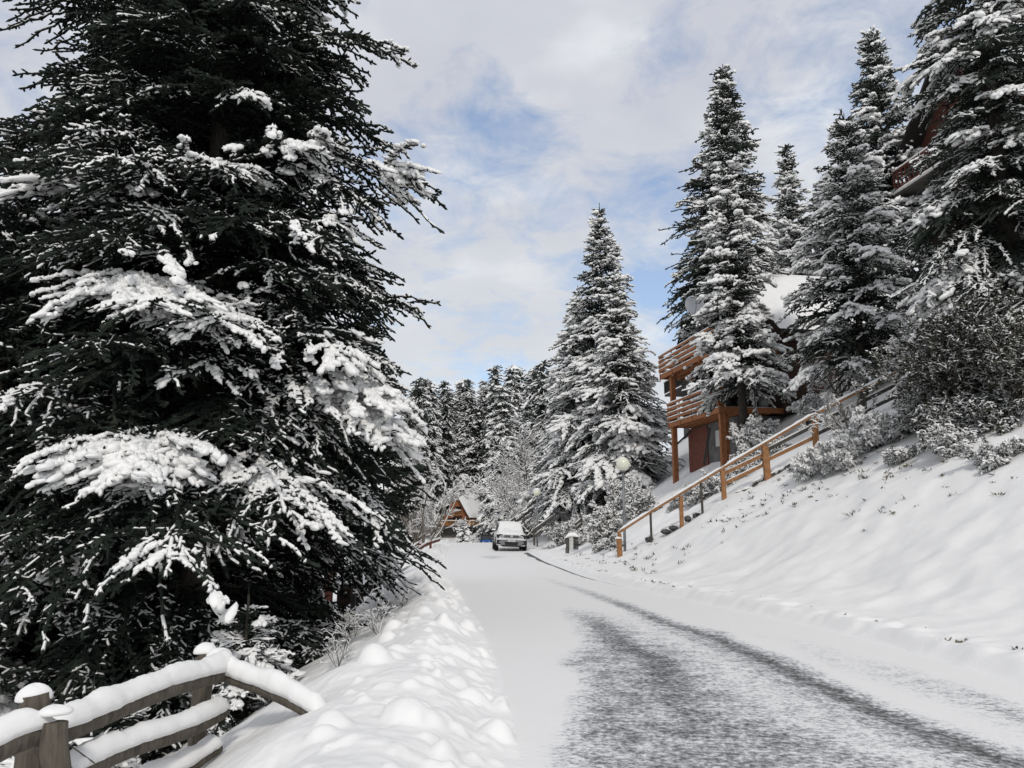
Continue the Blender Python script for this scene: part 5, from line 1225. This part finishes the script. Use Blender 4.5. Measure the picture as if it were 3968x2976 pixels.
for sg in (-1, 1):     # side windows
    m_ = MB()
    for (ya, yb, za_, zb_) in ((1.62, 2.45, 1.17, 1.52), (2.52, 3.30, 1.17, 1.52), (3.36, 3.85, 1.20, 1.48)):
        v = [(sg * .812, ya, za_), (sg * .812, yb, za_), (sg * .707, yb, zb_), (sg * .707, ya + .18, zb_)]
        v2 = [(x - sg * .03, y, z) for x, y, z in v]; m_.raw(v + v2, [(0, 1, 2, 3), (0, 4, 5, 1), (1, 5, 6, 2), (2, 6, 7, 3), (3, 7, 4, 0)], 'window_dark')
    m_.build('side_window', suv)
    # wheel arch cladding
    for yw in (.82, 3.48):
        m_ = MB(); N = 16; v = []; fs = []
        for k in range(N + 1):
            t_ = PI * k / N
            for (rr_, xx) in ((.36, .86), (.36, .925), (.46, .925), (.46, .89)): v.append((sg * xx, yw - rr_ * math.cos(t_), .34 + rr_ * math.sin(t_)))
        for k in range(N):
            for j in range(4): fs.append((k * 4 + j, k * 4 + (j + 1) % 4, (k + 1) * 4 + (j + 1) % 4, (k + 1) * 4 + j))
        m_.raw(v, fs, 'black_plastic', True)
        v = [(sg * .915, yw, .34)] + [(sg * .915, yw - .36 * math.cos(PI * k / N), .34 + .36 * math.sin(PI * k / N)) for k in range(N + 1)] + [(sg * .915, yw + .36, .2), (sg * .915, yw - .36, .2)]
        m_.raw(v, [tuple(range(1, N + 4))], 'black_plastic'); m_.build('wheel_arch', suv)
        wheel(suv, sg * .83, yw, .345, .235, sg)
    m_ = MB(); m_.box((sg * .90 - .012, 1.25, .28), (sg * .90 + .022, 3.05, .42), 'black_plastic'); m_.build('sill_trim', suv)
    m_ = MB(); m_.beam((sg * .84, 1.55, 1.13), (sg * .92, 1.50, 1.13), .06, .05, 'black_plastic'); m_.ellipsoid((sg * 1.0, 1.50, 1.14), (.12, .07, .065), 'black_plastic', 12, 8); mr = m_.build('wing_mirror', suv)
    m_ = MB(); m_.ellipsoid((sg * 1.0, 1.50, 1.19), (.125, .085, .07), 'snow', 12, 8, -.3); m_.build('snow_cover', mr)
    # headlights
    m_ = MB(); m_.raw([(sg * .42, -.022, .88), (sg * .46, -.025, .79), (sg * .70, .00, .77), (sg * .855, .12, .80), (sg * .86, .16, .93), (sg * .60, .02, .95),
                       (sg * .42, .25, .88), (sg * .46, .25, .79), (sg * .70, .25, .77), (sg * .83, .3, .80), (sg * .83, .3, .93), (sg * .60, .25, .95)],
                      [(0, 1, 2, 5), (2, 3, 4, 5), (0, 6, 7, 1), (1, 7, 8, 2), (2, 8, 9, 3), (3, 9, 10, 4), (4, 10, 11, 5), (5, 11, 6, 0)], 'headlight_glass')
    hl = m_.build('headlight', suv); m_ = MB(); m_.prism([(sg * .40, .90), (sg * .43, .765), (sg * .70, .742), (sg * .86, .775), (sg * .875, .95), (sg * .60, .975)], 'y', .005, .20, 'black_plastic'); m_.build('housing', hl); m_ = MB(); m_.tube([(sg * .62, -.03, .86), (sg * .62, .02, .86)], [.045, .05], 'chrome', 12); m_.tube([(sg * .76, .03, .87), (sg * .76, .08, .87)], [.03, .035], 'chrome', 12); m_.build('reflector', hl)
    m_ = MB(); m_.box((sg * .66 - .20, -.055, .40), (sg * .66 + .20, .10, .64), 'black_plastic'); m_.build('bumper_corner', suv)
    m_ = MB(); m_.tube([(sg * .66, -.075, .52), (sg * .66, -.05, .52)], .045, 'headlight_glass', 14); m_.build('fog_lamp', suv)
m_ = MB(); m_.box((-.44, -.045, .80), (.44, .06, .94), 'black_plastic')
for i in range(6):
    x = -.385 + .154 * i
    if abs(x) > .05:
        m_.box((x - .055, -.056, .895), (x + .055, -.0455, .91), 'chrome'); m_.box((x - .055, -.056, .835), (x + .055, -.0455, .85), 'chrome')
m_.build('grille', suv)
m_ = MB(); m_.prism([(-.075, .945), (.075, .945), (.075, .87), (.035, .80), (-.035, .80), (-.075, .87)], 'y', -.075, -.047, 'chrome'); m_.prism([(-.035, .915), (.035, .915), (0, .84)], 'y', -.079, -.0755, 'grey_plastic'); m_.build('emblem', suv)
m_ = MB(); m_.box((-.62, -.06, .30), (.62, .12, .66), 'grey_plastic'); m_.build('bumper', suv)
m_ = MB(); m_.prism([(-.40, .55), (.40, .55), (.36, .37), (-.36, .37)], 'y', -.066, -.0605, 'black_plastic'); m_.build('air_intake', suv)
m_ = MB(); m_.prism([(-.60, .36), (-.36, .36), (.36, .36), (.60, .36), (.50, .27), (-.50, .27)], 'y', -.085, -.067, 'black_plastic'); m_.box((-.40, -.10, .255), (.40, -.02, .285), 'alloy'); m_.build('skid_plate', suv)
m_ = MB(); m_.box((-.27, -.092, .565), (.27, -.075, .68), 'plate_white'); m_.box((-.27, -.094, .565), (-.235, -.0925, .68), 'plate_blue'); m_.box((.235, -.094, .565), (.27, -.0925, .68), 'plate_blue')
pt = m_.build('number_plate', suv)
tcv = bpy.data.curves.new('plate_text', 'FONT'); tcv.body = 'FY-596-NG'; tcv.size = .108; tcv.align_x = 'CENTER'; tcv.align_y = 'CENTER'; tcv.extrude = .001
tcv.materials.append(MATS['plate_ink']); tmp = bpy.data.objects.new('tmp', tcv); tme = bpy.data.meshes.new_from_object(tmp); bpy.data.objects.remove(tmp)
to = bpy.data.objects.new('lettering', tme); C.objects.link(to); to.parent = pt; to.location = (0, -.0945, .622); to.rotation_euler = (PI / 2, 0, 0); to.scale = (.82, 1, 1)
m_ = MB()
def ssec(w_, z0, z1, k=.8): return [(w_ * .5, z0 - .03), (w_, z0 - .03), (w_ * 1.0, z0 + (z1 - z0) * .5), (w_ * .93, z1 - .015), (w_ * k, z1), (w_ * .35, z1 + .012)]
loft(m_, [(.10, ssec(.60, .99, 1.01)), (.18, ssec(.68, 1.0, 1.06)), (.55, ssec(.73, 1.04, 1.125)), (1.0, ssec(.75, 1.06, 1.185)), (1.18, ssec(.74, 1.10, 1.26)), (1.5, ssec(.70, 1.34, 1.47)), (1.78, ssec(.665, 1.52, 1.64)), (1.95, ssec(.65, 1.60, 1.69, .66)),
          (2.3, ssec(.65, 1.64, 1.725, .62)), (3.0, ssec(.65, 1.65, 1.735, .62)), (3.6, ssec(.63, 1.61, 1.705, .62)), (3.9, ssec(.62, 1.52, 1.63))], 'snow')
m_.build('snow_cover', suv)
m_ = MB(); m_.tube([(-.42, 1.17, 1.262), (-.05, 1.20, 1.275)], .010, 'black_plastic', 6); m_.build('wiper', suv)

principled('jeep_glass', (0.03, 0.035, 0.035), .6, .2)
jx, jy = P(1885, 2073, 100)[0], 100.0; jt = P(1885, 2073, 100)[2]
jeep = empty('blue_jeep', (jx, jy, jt - 1.80), 'bright blue off-road car half hidden below the crest, windscreen facing us', 'car', R_(3))
m_ = MB(); m_.box((-.52, 0.05, .55), (.52, 1.5, 1.12), 'car_blue'); m_.box((-.78, 1.45, .50), (.78, 3.7, 1.14), 'car_blue'); m_.prism([(-.50, 1.123), (.50, 1.123), (.44, 1.17), (-.44, 1.17)], 'y', .10, 1.45, 'car_blue'); m_.build('body', jeep)
m_ = MB(); m_.prism([(1.40, 1.143), (3.68, 1.143), (3.60, 1.72), (1.62, 1.72)], 'x', -.72, .72, 'black_plastic'); m_.build('soft_top', jeep)
m_ = MB(); m_.box((-.78, 1.52, 1.725), (.78, 3.7, 1.775), 'black_plastic'); rf = m_.build('roof', jeep)
m_ = MB(); m_.raw([(-.62, 1.385, 1.20), (.62, 1.385, 1.20), (.60, 1.565, 1.67), (-.60, 1.565, 1.67)], [(0, 1, 2, 3)], 'jeep_glass'); m_.build('windscreen', jeep)
m_ = MB()
for a, b_ in (((-.68, 1.36, 1.15), (-.66, 1.56, 1.72)), ((.68, 1.36, 1.15), (.66, 1.56, 1.72)), ((-.70, 1.36, 1.165), (.70, 1.36, 1.165)), ((-.68, 1.56, 1.70), (.68, 1.56, 1.70))): m_.beam(a, b_, .07, .06, 'black_plastic')
m_.build('windscreen_frame', jeep)
for sg in (-1, 1):
    m_ = MB(); m_.box((sg * .65 - .14, .0, .88), (sg * .65 + .14, 1.25, .98), 'black_plastic'); m_.build('fender', jeep)
    m_ = MB(); m_.tube([(sg * .38, .02, .93), (sg * .38, .06, .93)], .09, 'headlight_glass', 14); m_.build('headlight', jeep)
    m_ = MB(); m_.box((sg * .88 - .09, 1.38, 1.12), (sg * .88 + .09, 1.45, 1.30), 'black_plastic'); m_.build('wing_mirror', jeep)
    for yw in (.55, 3.0): wheel(jeep, sg * .68, yw, .38, .24, sg)
m_ = MB(); m_.box((-.70, -.15, .48), (.70, -.02, .62), 'black_plastic'); m_.build('bumper', jeep)
m_ = MB()
for i in range(7): m_.box((-.27 + .09 * i - .02, .03, .72), (-.27 + .09 * i + .02, .048, 1.05), 'black_plastic')
m_.build('grille', jeep)
